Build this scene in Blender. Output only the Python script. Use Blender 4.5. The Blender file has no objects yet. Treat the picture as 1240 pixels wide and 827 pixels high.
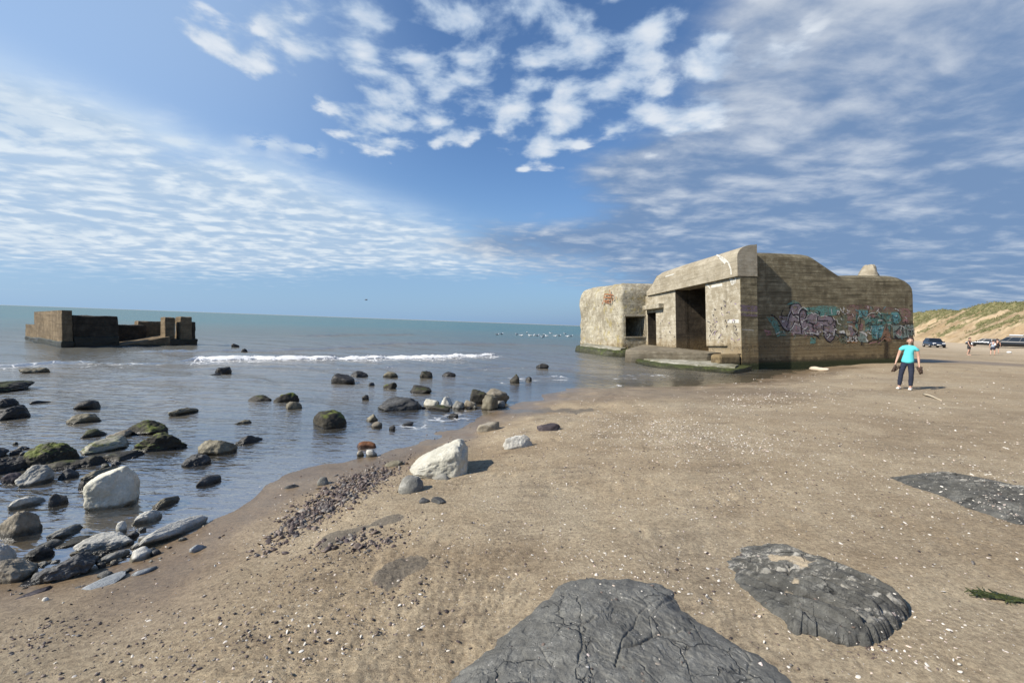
# A beach with a concrete bunker at the water's edge, a second ruin standing in the sea, boulders,
# slabs of dark rock, a dune, and a few people and cars.  Units are metres, +Y is the viewing direction,
# +Z is up and z = 0 is the still water level.
import bpy, bmesh, math, random
import numpy as np
from mathutils import Vector, Matrix

random.seed(7)
rng = np.random.default_rng(11)
scene = bpy.context.scene
COL = scene.collection
R = math.radians

# ------------------------------------------------------------------ survey of the site
# The photograph's camera: where it stood, how it was pitched and rolled, so that sizes and distances on the
# beach can be worked out from sightlines to the ground.
PW, PH, FPX, EYE = 1240, 827, 500.0, 2.1
_p, _r = R(2.52), R(2.05)
FWD = np.array([0, math.cos(_p), -math.sin(_p)])
_R0 = np.array([1.0, 0, 0]); _U0 = np.array([0, math.sin(_p), math.cos(_p)])
RIGHT = _R0 * math.cos(_r) + _U0 * math.sin(_r)
UP = -_R0 * math.sin(_r) + _U0 * math.cos(_r)
CAM = np.array([0, 0, EYE])

def ray(x, y):
    return FWD + (x - 620) / FPX * RIGHT + (413.5 - y) / FPX * UP

def onz(x, y, z=0.0):
    d = ray(x, y)
    return CAM + d * ((z - EYE) / d[2])

def proj(P):
    q = np.asarray(P) - CAM
    w = q @ FWD
    return 620 + FPX * (q @ RIGHT) / w, 413.5 - FPX * (q @ UP) / w

# ------------------------------------------------------------------ noise
_perm = np.arange(512) % 256
_pp = np.random.default_rng(3).permutation(256)
_perm = np.concatenate([_pp, _pp])
_g3 = np.random.default_rng(4).normal(size=(256, 3)); _g3 /= np.linalg.norm(_g3, axis=1)[:, None]

def perlin(p):
    p = np.asarray(p, float)
    i = np.floor(p).astype(int); f = p - i; i &= 255
    w = f * f * f * (f * (f * 6 - 15) + 10)
    out = 0
    for dx in (0, 1):
        for dy in (0, 1):
            for dz in (0, 1):
                h = _perm[(_perm[(_perm[(i[:, 0] + dx) & 255] + i[:, 1] + dy) & 255] + i[:, 2] + dz) & 255]
                g = _g3[h]
                d = (f[:, 0] - dx) * g[:, 0] + (f[:, 1] - dy) * g[:, 1] + (f[:, 2] - dz) * g[:, 2]
                wx = w[:, 0] if dx else 1 - w[:, 0]
                wy = w[:, 1] if dy else 1 - w[:, 1]
                wz = w[:, 2] if dz else 1 - w[:, 2]
                out = out + d * wx * wy * wz
    return out * 1.5

def fbm(p, oct=4, gain=0.5, lac=2.03):
    a, s, o = 1.0, 1.0, 0
    for k in range(oct):
        o = o + a * perlin(np.asarray(p) * s + 17.3 * k)
        a *= gain; s *= lac
    return o

def fbm2(x, y, scale, oct=4, z=0.0, gain=0.5):
    return fbm(np.stack([x * scale, y * scale, np.full_like(x, z)], 1), oct, gain)

def sstep(x, a, b):
    t = np.clip((x - a) / (b - a), 0, 1)
    return t * t * (3 - 2 * t)

# ------------------------------------------------------------------ the lie of the land
_shore_px = [(0, 705), (100, 690), (180, 674), (250, 634), (330, 592), (440, 560), (500, 537), (560, 510), (620, 491),
             (690, 471), (800, 469), (900, 464), (960, 452), (976, 446)]
SHORE = [onz(x, y)[:2] for x, y in _shore_px]
SHORE = [SHORE[0] + np.array([-60, -110.0]), SHORE[0] + np.array([-3, -2.2])] + SHORE + \
        [np.array([20.5, 29.0]), np.array([26, 40.0]), np.array([66, 112.0]), np.array([1500, 2700.0])]
SHORE = np.array(SHORE)
_wpoly = np.concatenate([SHORE, [[-6000, 6000], [-6000, -900]]])

def shore_dist(x, y):
    """metres inland of the waterline (negative out in the sea)"""
    d = np.full(x.shape, 1e9)
    for a, b in zip(SHORE[:-1], SHORE[1:]):
        e = b - a
        t = np.clip(((x - a[0]) * e[0] + (y - a[1]) * e[1]) / (e @ e), 0, 1)
        d = np.minimum(d, np.hypot(x - a[0] - t * e[0], y - a[1] - t * e[1]))
    ins = np.zeros(x.shape, bool)
    n = len(_wpoly)
    for k in range(n):
        a, b = _wpoly[k], _wpoly[(k + 1) % n]
        c = (a[1] > y) != (b[1] > y)
        xx = a[0] + (y - a[1]) * (b[0] - a[0]) / (b[1] - a[1] + 1e-12)
        ins ^= c & (x < xx)
    return np.where(ins, -d, d)

def ground_s(x, y):
    x = np.asarray(x, float); y = np.asarray(y, float)
    s = shore_dist(x, y)
    s = s + 0.34 * fbm2(x, y, 0.60, 4, 2.0, 0.6) * np.clip(1.5 - 0.05 * np.abs(s), 0, 1) * np.clip(0.35 + np.hypot(x, y) / 12, 0.4, 1.3)
    sp = np.clip(s, 0, None); sn = np.clip(-s, 0, None)
    far = np.clip(sp - 10, 0, 42)
    g = 0.5 * (1 - np.exp(-(sp ** 1.25) / 3.4)) + 0.0009 * far ** 2
    g = g - 0.085 * 12 * (1 - np.exp(-sn / 12)) * (1 - 0.72 * np.exp(-sn / 1.6)) - 0.012 * np.clip(sn, 0, 250)
    return g, s

def ground(x, y):
    g, s = ground_s(x, y)
    x = np.asarray(x, float); y = np.asarray(y, float)
    land = sstep(s, 0.2, 2.5)
    g = g + 0.030 * fbm2(x, y, 0.45, 3, 5.0) * land
    return g

def gz(x, y):
    return float(ground(np.array([x]), np.array([y]))[0])

def hit(px, py, level=0.0):
    """where the sightline through a point of the photograph meets sand or water"""
    d = ray(px, py)
    z = level
    P = onz(px, py, z)
    for _ in range(14):
        z = 0.5 * z + 0.5 * max(level, gz(P[0], P[1]))
        P = onz(px, py, z)
    return P

# ------------------------------------------------------------------ object helpers
def link(name, mesh, mats=None, parent=None, loc=None, smooth=True):
    o = bpy.data.objects.new(name, mesh)
    COL.objects.link(o)
    if parent is not None:
        o.parent = parent
    if loc is not None:
        o.location = loc
    if mats is not None:
        for m in (mats if isinstance(mats, (list, tuple)) else [mats]):
            mesh.materials.append(m)
    if smooth and len(mesh.polygons):
        mesh.polygons.foreach_set('use_smooth', [True] * len(mesh.polygons))
    return o

def tag(o, label=None, cat=None, group=None, kind=None):
    if label: o['label'] = label
    if cat: o['category'] = cat
    if group: o['group'] = group
    if kind: o['kind'] = kind
    return o

def empty(name, loc, rz=0.0):
    o = bpy.data.objects.new(name, None)
    COL.objects.link(o)
    o.location = loc; o.rotation_euler = (0, 0, rz)
    o.empty_display_size = 0.2
    return o

def mesh_from(name, verts, faces, mids=None):
    me = bpy.data.meshes.new(name)
    me.from_pydata([tuple(map(float, v)) for v in verts], [], faces)
    if mids is not None:
        me.polygons.foreach_set('material_index', mids)
    me.update()
    return me

def mesh_np(name, V, Q, attrs=None):
    """a big mesh straight from arrays; Q is (n, 3) or (n, 4)"""
    k = Q.shape[1]
    me = bpy.data.meshes.new(name)
    me.vertices.add(len(V)); me.vertices.foreach_set('co', np.ascontiguousarray(V, np.float32).ravel())
    me.loops.add(Q.size); me.loops.foreach_set('vertex_index', np.ascontiguousarray(Q, np.int32).ravel())
    me.polygons.add(len(Q))
    me.polygons.foreach_set('loop_start', np.arange(len(Q), dtype=np.int32) * k)
    me.polygons.foreach_set('loop_total', np.full(len(Q), k, np.int32))
    me.update(calc_edges=True)
    for n, a in (attrs or {}).items():
        at = me.attributes.new(n, 'FLOAT', 'POINT')
        at.data.foreach_set('value', np.ascontiguousarray(a, np.float32))
    return me

def bm_mesh(name, bm):
    me = bpy.data.meshes.new(name)
    bmesh.ops.recalc_face_normals(bm, faces=bm.faces)
    bm.to_mesh(me); bm.free()
    return me

def box(bm, x0, x1, y0, y1, z0, z1, bev=0.0, seg=2):
    vs = [bm.verts.new((x, y, z)) for z in (z0, z1) for y in (y0, y1) for x in (x0, x1)]
    fs = [bm.faces.new([vs[i] for i in q]) for q in
          ((0, 2, 3, 1), (4, 5, 7, 6), (0, 1, 5, 4), (2, 6, 7, 3), (0, 4, 6, 2), (1, 3, 7, 5))]
    if bev:
        es = {e for f in fs for e in f.edges}
        bmesh.ops.bevel(bm, geom=list(es), offset=bev, segments=seg, profile=0.5, affect='EDGES')
    return vs

def ev_mesh(o, name=None):
    """mesh of an object with its modifiers applied"""
    dg = bpy.context.evaluated_depsgraph_get()
    dg.update()
    me = bpy.data.meshes.new_from_object(o.evaluated_get(dg))
    if name: me.name = name
    return me

def cut(o, boxes):
    """cut rectangular openings (x0,x1,y0,y1,z0,z1) out of an object"""
    for b in boxes:
        bm = bmesh.new(); box(bm, *b)
        bmesh.ops.recalc_face_normals(bm, faces=bm.faces)
        cm = bpy.data.meshes.new('opening'); bm.to_mesh(cm); bm.free()
        c = bpy.data.objects.new('opening', cm); COL.objects.link(c)
        c.parent = o.parent
        bpy.context.view_layer.update()
        m = o.modifiers.new('cut', 'BOOLEAN'); m.operation = 'DIFFERENCE'; m.solver = 'EXACT'; m.object = c
        me = ev_mesh(o, o.data.name)
        o.modifiers.clear()
        old = o.data; o.data = me
        bpy.data.meshes.remove(old)
        bpy.data.objects.remove(c); bpy.data.meshes.remove(cm)

# ------------------------------------------------------------------ shader helpers
class S:
    """a socket with arithmetic"""
    def __init__(s, g, k): s.g, s.k = g, k
    def __add__(s, o): return s.g.m('ADD', s, o)
    def __radd__(s, o): return s.g.m('ADD', s, o)
    def __sub__(s, o): return s.g.m('SUBTRACT', s, o)
    def __rsub__(s, o): return s.g.m('SUBTRACT', o, s)
    def __mul__(s, o): return s.g.m('MULTIPLY', s, o)
    def __rmul__(s, o): return s.g.m('MULTIPLY', s, o)
    def __truediv__(s, o): return s.g.m('DIVIDE', s, o)
    def __rtruediv__(s, o): return s.g.m('DIVIDE', o, s)
    def __pow__(s, o): return s.g.m('POWER', s, o)
    def __neg__(s): return s.g.m('MULTIPLY', s, -1.0)

class Graph:
    def __init__(g, tree):
        g.t = tree; tree.nodes.clear()
    def new(g, t, **kw):
        n = g.t.nodes.new(t)
        for k, v in kw.items(): setattr(n, k, v)
        return n
    def put(g, sock, v):
        if v is None: return
        if isinstance(v, S): g.t.links.new(v.k, sock)
        elif hasattr(v, 'is_linked') and not isinstance(v, (int, float)): g.t.links.new(v, sock)
        else:
            if sock.type == 'RGBA' and len(v) == 3: v = (*v, 1)
            sock.default_value = v
    def m(g, op, a, b=None, c=None, clamp=False):
        n = g.new('ShaderNodeMath', operation=op, use_clamp=clamp)
        g.put(n.inputs[0], a); g.put(n.inputs[1], b); g.put(n.inputs[2], c)
        return S(g, n.outputs[0])
    def clamp(g, a): return g.m('ADD', a, 0.0, clamp=True)
    def vm(g, op, a, b=None):
        n = g.new('ShaderNodeVectorMath', operation=op)
        g.put(n.inputs[0], a)
        if b is not None:
            g.put(n.inputs[3] if op == 'SCALE' else n.inputs[1], b)
        return S(g, n.outputs['Value' if op in ('LENGTH', 'DOT_PRODUCT') else 'Vector'])
    def sep(g, v):
        n = g.new('ShaderNodeSeparateXYZ'); g.put(n.inputs[0], v)
        return [S(g, o) for o in n.outputs]
    def comb(g, x, y, z):
        n = g.new('ShaderNodeCombineXYZ')
        for i, v in enumerate((x, y, z)): g.put(n.inputs[i], v)
        return S(g, n.outputs[0])
    def sm(g, x, a, b, lo=0.0, hi=1.0):
        n = g.new('ShaderNodeMapRange', interpolation_type='SMOOTHSTEP')
        g.put(n.inputs[0], x)
        for i, v in enumerate((a, b, lo, hi)): g.put(n.inputs[i + 1], v)
        return S(g, n.outputs[0])
    def noise(g, vec, scale, detail=4, rough=0.55, dist=0.0, color=False):
        n = g.new('ShaderNodeTexNoise')
        g.put(n.inputs['Vector'], vec); g.put(n.inputs['Scale'], scale)
        g.put(n.inputs['Detail'], detail); g.put(n.inputs['Roughness'], rough); g.put(n.inputs['Distortion'], dist)
        return S(g, n.outputs[1 if color else 0])
    def voro(g, vec, scale, feature='F1', out='Distance', rand=1.0):
        n = g.new('ShaderNodeTexVoronoi', feature=feature)
        g.put(n.inputs['Vector'], vec); g.put(n.inputs['Scale'], scale); g.put(n.inputs['Randomness'], rand)
        return S(g, n.outputs[out])
    def white(g, vec=None, w=None):
        n = g.new('ShaderNodeTexWhiteNoise', noise_dimensions='1D' if vec is None else '3D')
        if vec is None: g.put(n.inputs['W'], w)
        else: g.put(n.inputs['Vector'], vec)
        return S(g, n.outputs['Value'])
    def ramp(g, f, stops, interp='LINEAR'):
        n = g.new('ShaderNodeValToRGB'); e = n.color_ramp; e.interpolation = interp
        while len(e.elements) < len(stops): e.elements.new(0.5)
        for el, (p, c) in zip(e.elements, stops):
            el.position = p; el.color = (*c, 1) if len(c) == 3 else c
        g.put(n.inputs[0], f)
        return S(g, n.outputs[0])
    def mix(g, f, a, b, blend='MIX'):
        n = g.new('ShaderNodeMix', data_type='RGBA', blend_type=blend)
        g.put(n.inputs[0], f); g.put(n.inputs[6], a); g.put(n.inputs[7], b)
        return S(g, n.outputs[2])
    def scalec(g, c, f):
        """colour times a factor"""
        n = g.new('ShaderNodeVectorMath', operation='SCALE')
        g.put(n.inputs[0], c); g.put(n.inputs[3], f)
        return S(g, n.outputs[0])
    def attr(g, name):
        return S(g, g.new('ShaderNodeAttribute', attribute_name=name).outputs['Fac'])
    def pos(g): return S(g, g.new('ShaderNodeNewGeometry').outputs['Position'])
    def nor(g): return S(g, g.new('ShaderNodeNewGeometry').outputs['Normal'])
    def obj(g): return S(g, g.new('ShaderNodeTexCoord').outputs['Object'])
    def gen(g): return S(g, g.new('ShaderNodeTexCoord').outputs['Generated'])
    def rand(g): return S(g, g.new('ShaderNodeObjectInfo').outputs['Random'])
    def island(g): return S(g, g.new('ShaderNodeNewGeometry').outputs['Random Per Island'])
    def bump(g, h, dist=0.01, strength=1.0, normal=None):
        n = g.new('ShaderNodeBump'); g.put(n.inputs['Strength'], strength); g.put(n.inputs['Distance'], dist)
        g.put(n.inputs['Height'], h); g.put(n.inputs['Normal'], normal)
        return S(g, n.outputs[0])
    def bsdf(g, col, rough=0.8, normal=None, spec=0.5, metal=0.0, **kw):
        n = g.new('ShaderNodeBsdfPrincipled')
        g.put(n.inputs['Base Color'], col); g.put(n.inputs['Roughness'], rough)
        g.put(n.inputs['Normal'], normal); g.put(n.inputs['Specular IOR Level'], spec); g.put(n.inputs['Metallic'], metal)
        for k, v in kw.items(): g.put(n.inputs[k.replace('_', ' ')], v)
        return S(g, n.outputs[0])
    def mixsh(g, f, a, b):
        n = g.new('ShaderNodeMixShader'); g.put(n.inputs[0], f); g.put(n.inputs[1], a); g.put(n.inputs[2], b)
        return S(g, n.outputs[0])
    def out(g, sh):
        n = g.new('ShaderNodeOutputMaterial'); g.t.links.new(sh.k, n.inputs['Surface'])

def material(name):
    m = bpy.data.materials.new(name); m.use_nodes = True
    return m, Graph(m.node_tree)

def plain(name, col, rough=0.6, spec=0.5, metal=0.0, vary=0.12, scale=30.0):
    m, g = material(name)
    n = g.noise(g.obj(), scale, 3)
    c = g.scalec(col, n * (2 * vary) + (1 - vary))
    g.out(g.bsdf(c, rough, None, spec, metal))
    return m
# ------------------------------------------------------------------ camera, sun, sky
cam = bpy.data.cameras.new('camera')
cam.sensor_width = 36.0; cam.sensor_fit = 'HORIZONTAL'
cam.lens = FPX / PW * 36.0
cam.clip_start = 0.05; cam.clip_end = 60000
camo = bpy.data.objects.new('camera', cam); COL.objects.link(camo)
M = Matrix.Identity(4)
for i in range(3):
    M[i][0], M[i][1], M[i][2], M[i][3] = RIGHT[i], UP[i], -FWD[i], CAM[i]
camo.matrix_world = M
scene.camera = camo

SUN_EL = R(37)
SUN_TO = np.array([-0.935, -0.355])           # horizontal direction towards the sun
SUN_TO = SUN_TO / np.hypot(*SUN_TO)
sl = bpy.data.lights.new('sun', 'SUN'); sl.energy = 4.8; sl.angle = R(0.53); sl.color = (1.0, 0.93, 0.82)
so = bpy.data.objects.new('sun', sl); COL.objects.link(so)
sd = Vector((SUN_TO[0] * math.cos(SUN_EL), SUN_TO[1] * math.cos(SUN_EL), math.sin(SUN_EL)))
so.rotation_euler = sd.to_track_quat('Z', 'Y').to_euler()
so.location = sd * 300

world = bpy.data.worlds.new('World'); scene.world = world; world.use_nodes = True
g = Graph(world.node_tree)
SKY_STRENGTH = 0.09
sky = g.new('ShaderNodeTexSky', sky_type='NISHITA', sun_disc=False, sun_elevation=SUN_EL,
            sun_rotation=math.atan2(SUN_TO[0], SUN_TO[1]) % (2 * math.pi), altitude=0, air_density=1.0,
            dust_density=0.35, ozone_density=2.5)
skyc = S(g, sky.outputs[0])
d = g.vm('NORMALIZE', g.gen())
dx, dy, dz = g.sep(d)
az = g.m('ARCTAN2', dx, dy); el = g.m('ARCSINE', dz)

def azel(x, y):
    v = ray(x, y); v = v / np.linalg.norm(v)
    return math.atan2(v[0], v[1]), math.asin(v[2])

def blob(x, y, x2, y2, w, pw=1.0):
    """a soft patch of cover in the sky along a line between two bearings, w = half width in radians"""
    a, b = np.array(azel(x, y)), np.array(azel(x2, y2))
    c = (a + b) / 2; e = b - a; L = np.hypot(*e) / 2 + 1e-6; e = e / (2 * L)
    du, dv = az - c[0], el - c[1]
    s = du * e[0] + dv * e[1]; t = dv * e[0] - du * e[1]
    s = s * (1.0 / (L + w)); t = t * (1.0 / w)
    return g.m('POWER', 2.718, -(s * s * s * s * 0.8 + t * t * 1.0))

# the cloud deck is a flat layer seen in perspective
h = g.m('MAXIMUM', dz, 0.0) + 0.10
q = g.comb(dx / h, dy / h, 0.0)
wob = g.noise(q, 0.9, 3, color=True)
q2 = g.vm('ADD', q, g.vm('SCALE', wob, 0.35))
n_big = g.noise(q2, 0.8, 5, 0.55)
n_mid = g.noise(q2, 2.6, 7, 0.60)
n_puff = g.noise(q2, 8.5, 6, 0.55)
_rq = g.new('ShaderNodeMapping'); _rq.inputs['Rotation'].default_value = (0, 0, R(-18)); _rq.inputs['Scale'].default_value = (0.80, 1.35, 1)
g.put(_rq.inputs['Vector'], q2)
qs = S(g, _rq.outputs[0])
n_str = g.noise(qs, 2.6, 7, 0.58)
n_str2 = g.noise(qs, 6.0, 6, 0.55)

# altocumulus puffs, upper middle
cov_p = (blob(240, 40, 300, 70, 0.045) * 0.8 + blob(400, 40, 580, 20, 0.11) + blob(450, 85, 590, 100, 0.10) + blob(450, 160, 560, 130, 0.075) * 0.95
         + blob(650, 50, 800, 40, 0.14) + blob(640, 190, 680, 170, 0.05) * 0.75 + blob(370, 85, 420, 85, 0.03) * 0.7
         + blob(650, 110, 730, 120, 0.06) * 0.8 + blob(760, 155, 840, 150, 0.05) * 0.8 + blob(880, 90, 960, 80, 0.07) * 0.7 + blob(300, 0, 330, 20, 0.03) * 0.6)
vp = g.voro(g.vm('ADD', q2, g.vm('SCALE', g.noise(q2, 7.0, 3, color=True), 0.10)), 6.8, 'SMOOTH_F1')
pf = n_puff * 0.46 + n_mid * 0.26 + (0.62 - vp) * 0.46
cov_p = g.m('MINIMUM', cov_p, 1.0)
puff = g.sm(pf + cov_p * 0.25, 0.625, 0.765) * g.sm(cov_p, 0.08, 0.5)
# broad broken sheet on the right
cov_r = (blob(940, 175, 1300, 70, 0.21) * 1.0 + blob(800, 262, 1280, 235, 0.12) * 0.95 + blob(980, 20, 1300, -40, 0.15) * 0.75
         + blob(560, 292, 900, 285, 0.05) * 0.85 + blob(900, 300, 1400, 320, 0.10) * 1.0 + blob(640, 335, 1100, 340, 0.035) * 0.45 + blob(720, 210, 800, 200, 0.05) * 0.6)
cov_r = g.m('MINIMUM', cov_r, 1.15)
sheet = g.sm(n_str * 0.32 + n_mid * 0.22 + n_str2 * 0.26 + pf * 0.20 + cov_r * 0.50 + (n_big - 0.5) * 0.25, 0.57, 0.98)
# thin bright veil, lower left
edge = g.sm((blob(-60, 195, 420, 305, 0.17)) + (n_mid - 0.5) * 0.9, 0.30, 0.95)
cov_l = blob(-150, 200, 330, 262, 0.12) * 1.15 + blob(250, 258, 540, 298, 0.06) * 0.85 + blob(440, 296, 740, 318, 0.06) * 0.65 + blob(0, 118, 130, 160, 0.04) * 0.6 + blob(-60, 290, 360, 318, 0.03) * 0.45
veil = g.sm(n_str * 0.20 + n_mid * 0.14 + n_str2 * 0.28 + pf * 0.24 + g.m('MINIMUM', cov_l, 1.0) * 0.52, 0.56, 0.98)
low = blob(-100, 290, 600, 330, 0.12)
# long soft streak
streak = blob(-60, 62, 520, 268, 0.034) * g.sm(n_mid * 0.6 + n_str * 0.4, 0.25, 0.60)
wisps = (blob(-20, 125, 120, 158, 0.02) + blob(60, 290, 110, 285, 0.012) + blob(-30, 152, 40, 170, 0.018) + blob(195, 172, 225, 174, 0.012) + blob(300, 172, 345, 176, 0.013) + blob(365, 180, 385, 183, 0.012) + blob(-40, 292, 30, 292, 0.008)) * g.sm(n_puff, 0.38, 0.56)

LIT = (0.56, 0.60, 0.65); GREY = (0.128, 0.198, 0.325); VEIL = (0.34, 0.45, 0.57); MILD = (0.31, 0.40, 0.53)
k = 1.0 / SKY_STRENGTH
def cc(c, f=1.0): return tuple(v * k * f for v in c)
col = g.mix(1.0, skyc, (0.80, 1.00, 1.20), 'MULTIPLY')
# haze low over the sea
hz = g.m('POWER', 2.718, -(g.m('MAXIMUM', el, 0.0) * g.sm(az, -0.2, 0.7, 7.0, 3.6)))
hazecol = g.mix(g.sm(az, -0.8, 0.7), cc((0.215, 0.335, 0.49)), cc((0.115, 0.20, 0.36)))
col = g.mix(hz * 0.92, col, hazecol)
col = g.mix(low * 0.75, col, cc((0.205, 0.33, 0.49)))
thin = blob(-100, 30, 190, -20, 0.30)
col = g.mix(thin * 0.58, col, cc((0.33, 0.45, 0.62)))
col = g.mix(streak * 0.75, col, cc((0.43, 0.53, 0.64)))
col = g.mix(veil * 0.92, col, g.mix(g.sm(n_str2 * 0.5 + pf * 0.5, 0.40, 0.60), cc((0.32, 0.42, 0.545)), cc((0.56, 0.615, 0.66))))
col = g.mix(g.clamp(wisps) * 0.7, col, cc((0.48, 0.55, 0.62)))
shade = g.sm(n_str * 0.36 + n_str2 * 0.22 + n_mid * 0.20 + pf * 0.22 + g.sm(el, 0.05, 0.75) * 0.10, 0.45, 0.69)
sheetcol = g.mix(shade, cc(GREY), cc(LIT, 0.86))
col = g.mix(sheet * 0.86, col, sheetcol)
puffcol = g.mix(g.sm(pf, 0.44, 0.64), cc(MILD), cc(LIT, 0.98))
col = g.mix(puff * 0.93, col, puffcol)
bg = g.new('ShaderNodeBackground')
g.put(bg.inputs[0], col); bg.inputs[1].default_value = SKY_STRENGTH
wo = g.new('ShaderNodeOutputWorld'); g.t.links.new(bg.outputs[0], wo.inputs[0])
world.cycles.sampling_method = 'MANUAL'; world.cycles.sample_map_resolution = 512

scene.view_settings.view_transform = 'Standard'
scene.view_settings.look = 'None'
scene.view_settings.exposure = 0.5
scene.view_settings.gamma = 1.0
scene.view_settings.use_curve_mapping = False
scene.cycles.max_bounces = 6; scene.cycles.transparent_max_bounces = 12
scene.cycles.glossy_bounces = 3; scene.cycles.diffuse_bounces = 3
scene.cycles.caustics_reflective = False; scene.cycles.caustics_refractive = False
scene.cycles.use_adaptive_sampling = True
scene.cycles.use_denoising = True

# ------------------------------------------------------------------ materials
def mat_sand():
    m, g = material('beach_sand')
    p = g.pos(); wet = g.attr('wet'); rough_zone = g.attr('rough')
    n0 = g.noise(p, 0.35, 4); n1 = g.noise(p, 2.5, 5, 0.6); n2 = g.noise(p, 40, 4, 0.65); n3 = g.noise(p, 260, 3, 0.7)
    _mp = g.new('ShaderNodeMapping'); _mp.inputs['Rotation'].default_value = (0, 0, R(-62)); _mp.inputs['Scale'].default_value = (0.22, 1.0, 1)
    g.put(_mp.inputs['Vector'], p); ps = S(g, _mp.outputs[0])
    nst = g.noise(ps, 9.0, 5, 0.6)
    dry = g.mix(g.sm(n1 * 0.5 + n0 * 0.5, 0.36, 0.64), (0.335, 0.265, 0.177), (0.430, 0.354, 0.246))
    dry = g.mix(g.sm(nst, 0.52, 0.70) * 0.30, dry, (0.215, 0.168, 0.115))
    dry = g.mix(g.sm(n0, 0.50, 0.66) * 0.35, dry, (0.33, 0.28, 0.205))
    sdv = g.attr('inland') + (n0 - 0.5) * 1.6 + (n1 - 0.5) * 0.5
    for sd0, wd, am in ((1.9, 0.16, 0.55), (3.0, 0.22, 0.40), (4.6, 0.30, 0.45), (7.5, 0.5, 0.30)):
        ln = g.m('POWER', 2.718, -((sdv - sd0) * (sdv - sd0) * (1.0 / (wd * wd))))
        dry = g.mix(ln * g.sm(nst * 0.5 + n2 * 0.5, 0.42, 0.60) * am, dry, (0.155, 0.122, 0.088))
    damp = g.noise(g.comb(g.sep(ps)[0] * 0.5, g.sep(ps)[1] * 0.5, 0.0), 0.9, 4, 0.55)
    dry = g.mix(g.sm(damp, 0.44, 0.60) * 0.55, dry, g.mix(1.0, dry, (0.74, 0.71, 0.69), 'MULTIPLY'))
    far = g.attr('fardry')
    dry = g.mix(far, dry, (0.47, 0.39, 0.285))
    n22 = g.noise(p, 34, 6, 0.78); n9 = g.noise(ps, 26, 5, 0.7)
    grain = g.mix(g.sm(n22 * 0.80 + n9 * 0.20, 0.36, 0.62), (0.66, 0.64, 0.62), (1.22, 1.21, 1.17))
    dry = g.mix(1.0, dry, grain, 'MULTIPLY')
    # dark and pale grit lying in the sand
    v = g.voro(p, 115.0, out='Color'); vd = g.voro(p, 115.0)
    vr = g.sep(v)
    spk = g.sm(vd, 0.28, 0.18)
    gm = g.sm(n1 * 0.6 + nst * 0.4 + rough_zone * 0.12, 0.44, 0.62)
    dry = g.mix(spk * g.sm(vr[0], 0.86, 0.88) * gm, dry, (0.055, 0.045, 0.045))
    dry = g.mix(spk * g.sm(vr[1], 0.93, 0.94) * (gm * 0.7 + 0.3), dry, (0.66, 0.60, 0.50))
    v2 = g.voro(p, 48.0, out='Color'); vd2 = g.voro(p, 48.0); vq = g.sep(v2); spk2 = g.sm(vd2, 0.24, 0.15)
    gm2 = g.sm(n1 * 0.45 + n0 * 0.25 + nst * 0.3 + rough_zone * 0.10, 0.44, 0.58)
    dry = g.mix(spk2 * g.sm(vq[0], 0.90, 0.91) * gm2, dry, (0.085, 0.066, 0.058))
    dry = g.mix(spk2 * g.sm(vq[1], 0.95, 0.955) * (gm2 * 0.6 + 0.4), dry, (0.60, 0.54, 0.45))
    v3 = g.voro(p, 21.0, out='Color'); vd3 = g.voro(p, 21.0); vw = g.sep(v3); spk3 = g.sm(vd3, 0.20, 0.13)
    dry = g.mix(spk3 * g.sm(vw[0], 0.93, 0.935) * gm2, dry, (0.10, 0.08, 0.068))
    dry = g.mix(spk3 * g.sm(vw[1], 0.955, 0.96) * (gm2 * 0.6 + 0.4), dry, (0.56, 0.51, 0.43))
    wc = g.mix(1.0, dry, (0.52, 0.475, 0.44), 'MULTIPLY')
    c = g.mix(wet, dry, wc)
    c = g.mix(g.sm(g.attr('mud') + (n2 - 0.5) * 1.2 + (n1 - 0.5) * 1.0, 0.40, 0.66) * 0.75, c, g.mix(g.sm(n2 * 0.5 + n3 * 0.5, 0.42, 0.58), (0.075, 0.072, 0.066), (0.19, 0.165, 0.13)))
    hgt = n22 * 0.8 + n3 * 0.20 + n9 * 0.18 + nst * 0.9 * rough_zone + g.noise(ps, 30, 4, 0.6) * (rough_zone * 0.7 + 0.15)
    b = g.bump(hgt, 0.036, g.m('SUBTRACT', 0.75, wet * 0.55))
    rg = g.m('SUBTRACT', 0.92, wet * 0.58)
    g.out(g.bsdf(c, rg, b, g.m('MULTIPLY_ADD', wet, 0.30, 0.15)))
    return m

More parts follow.
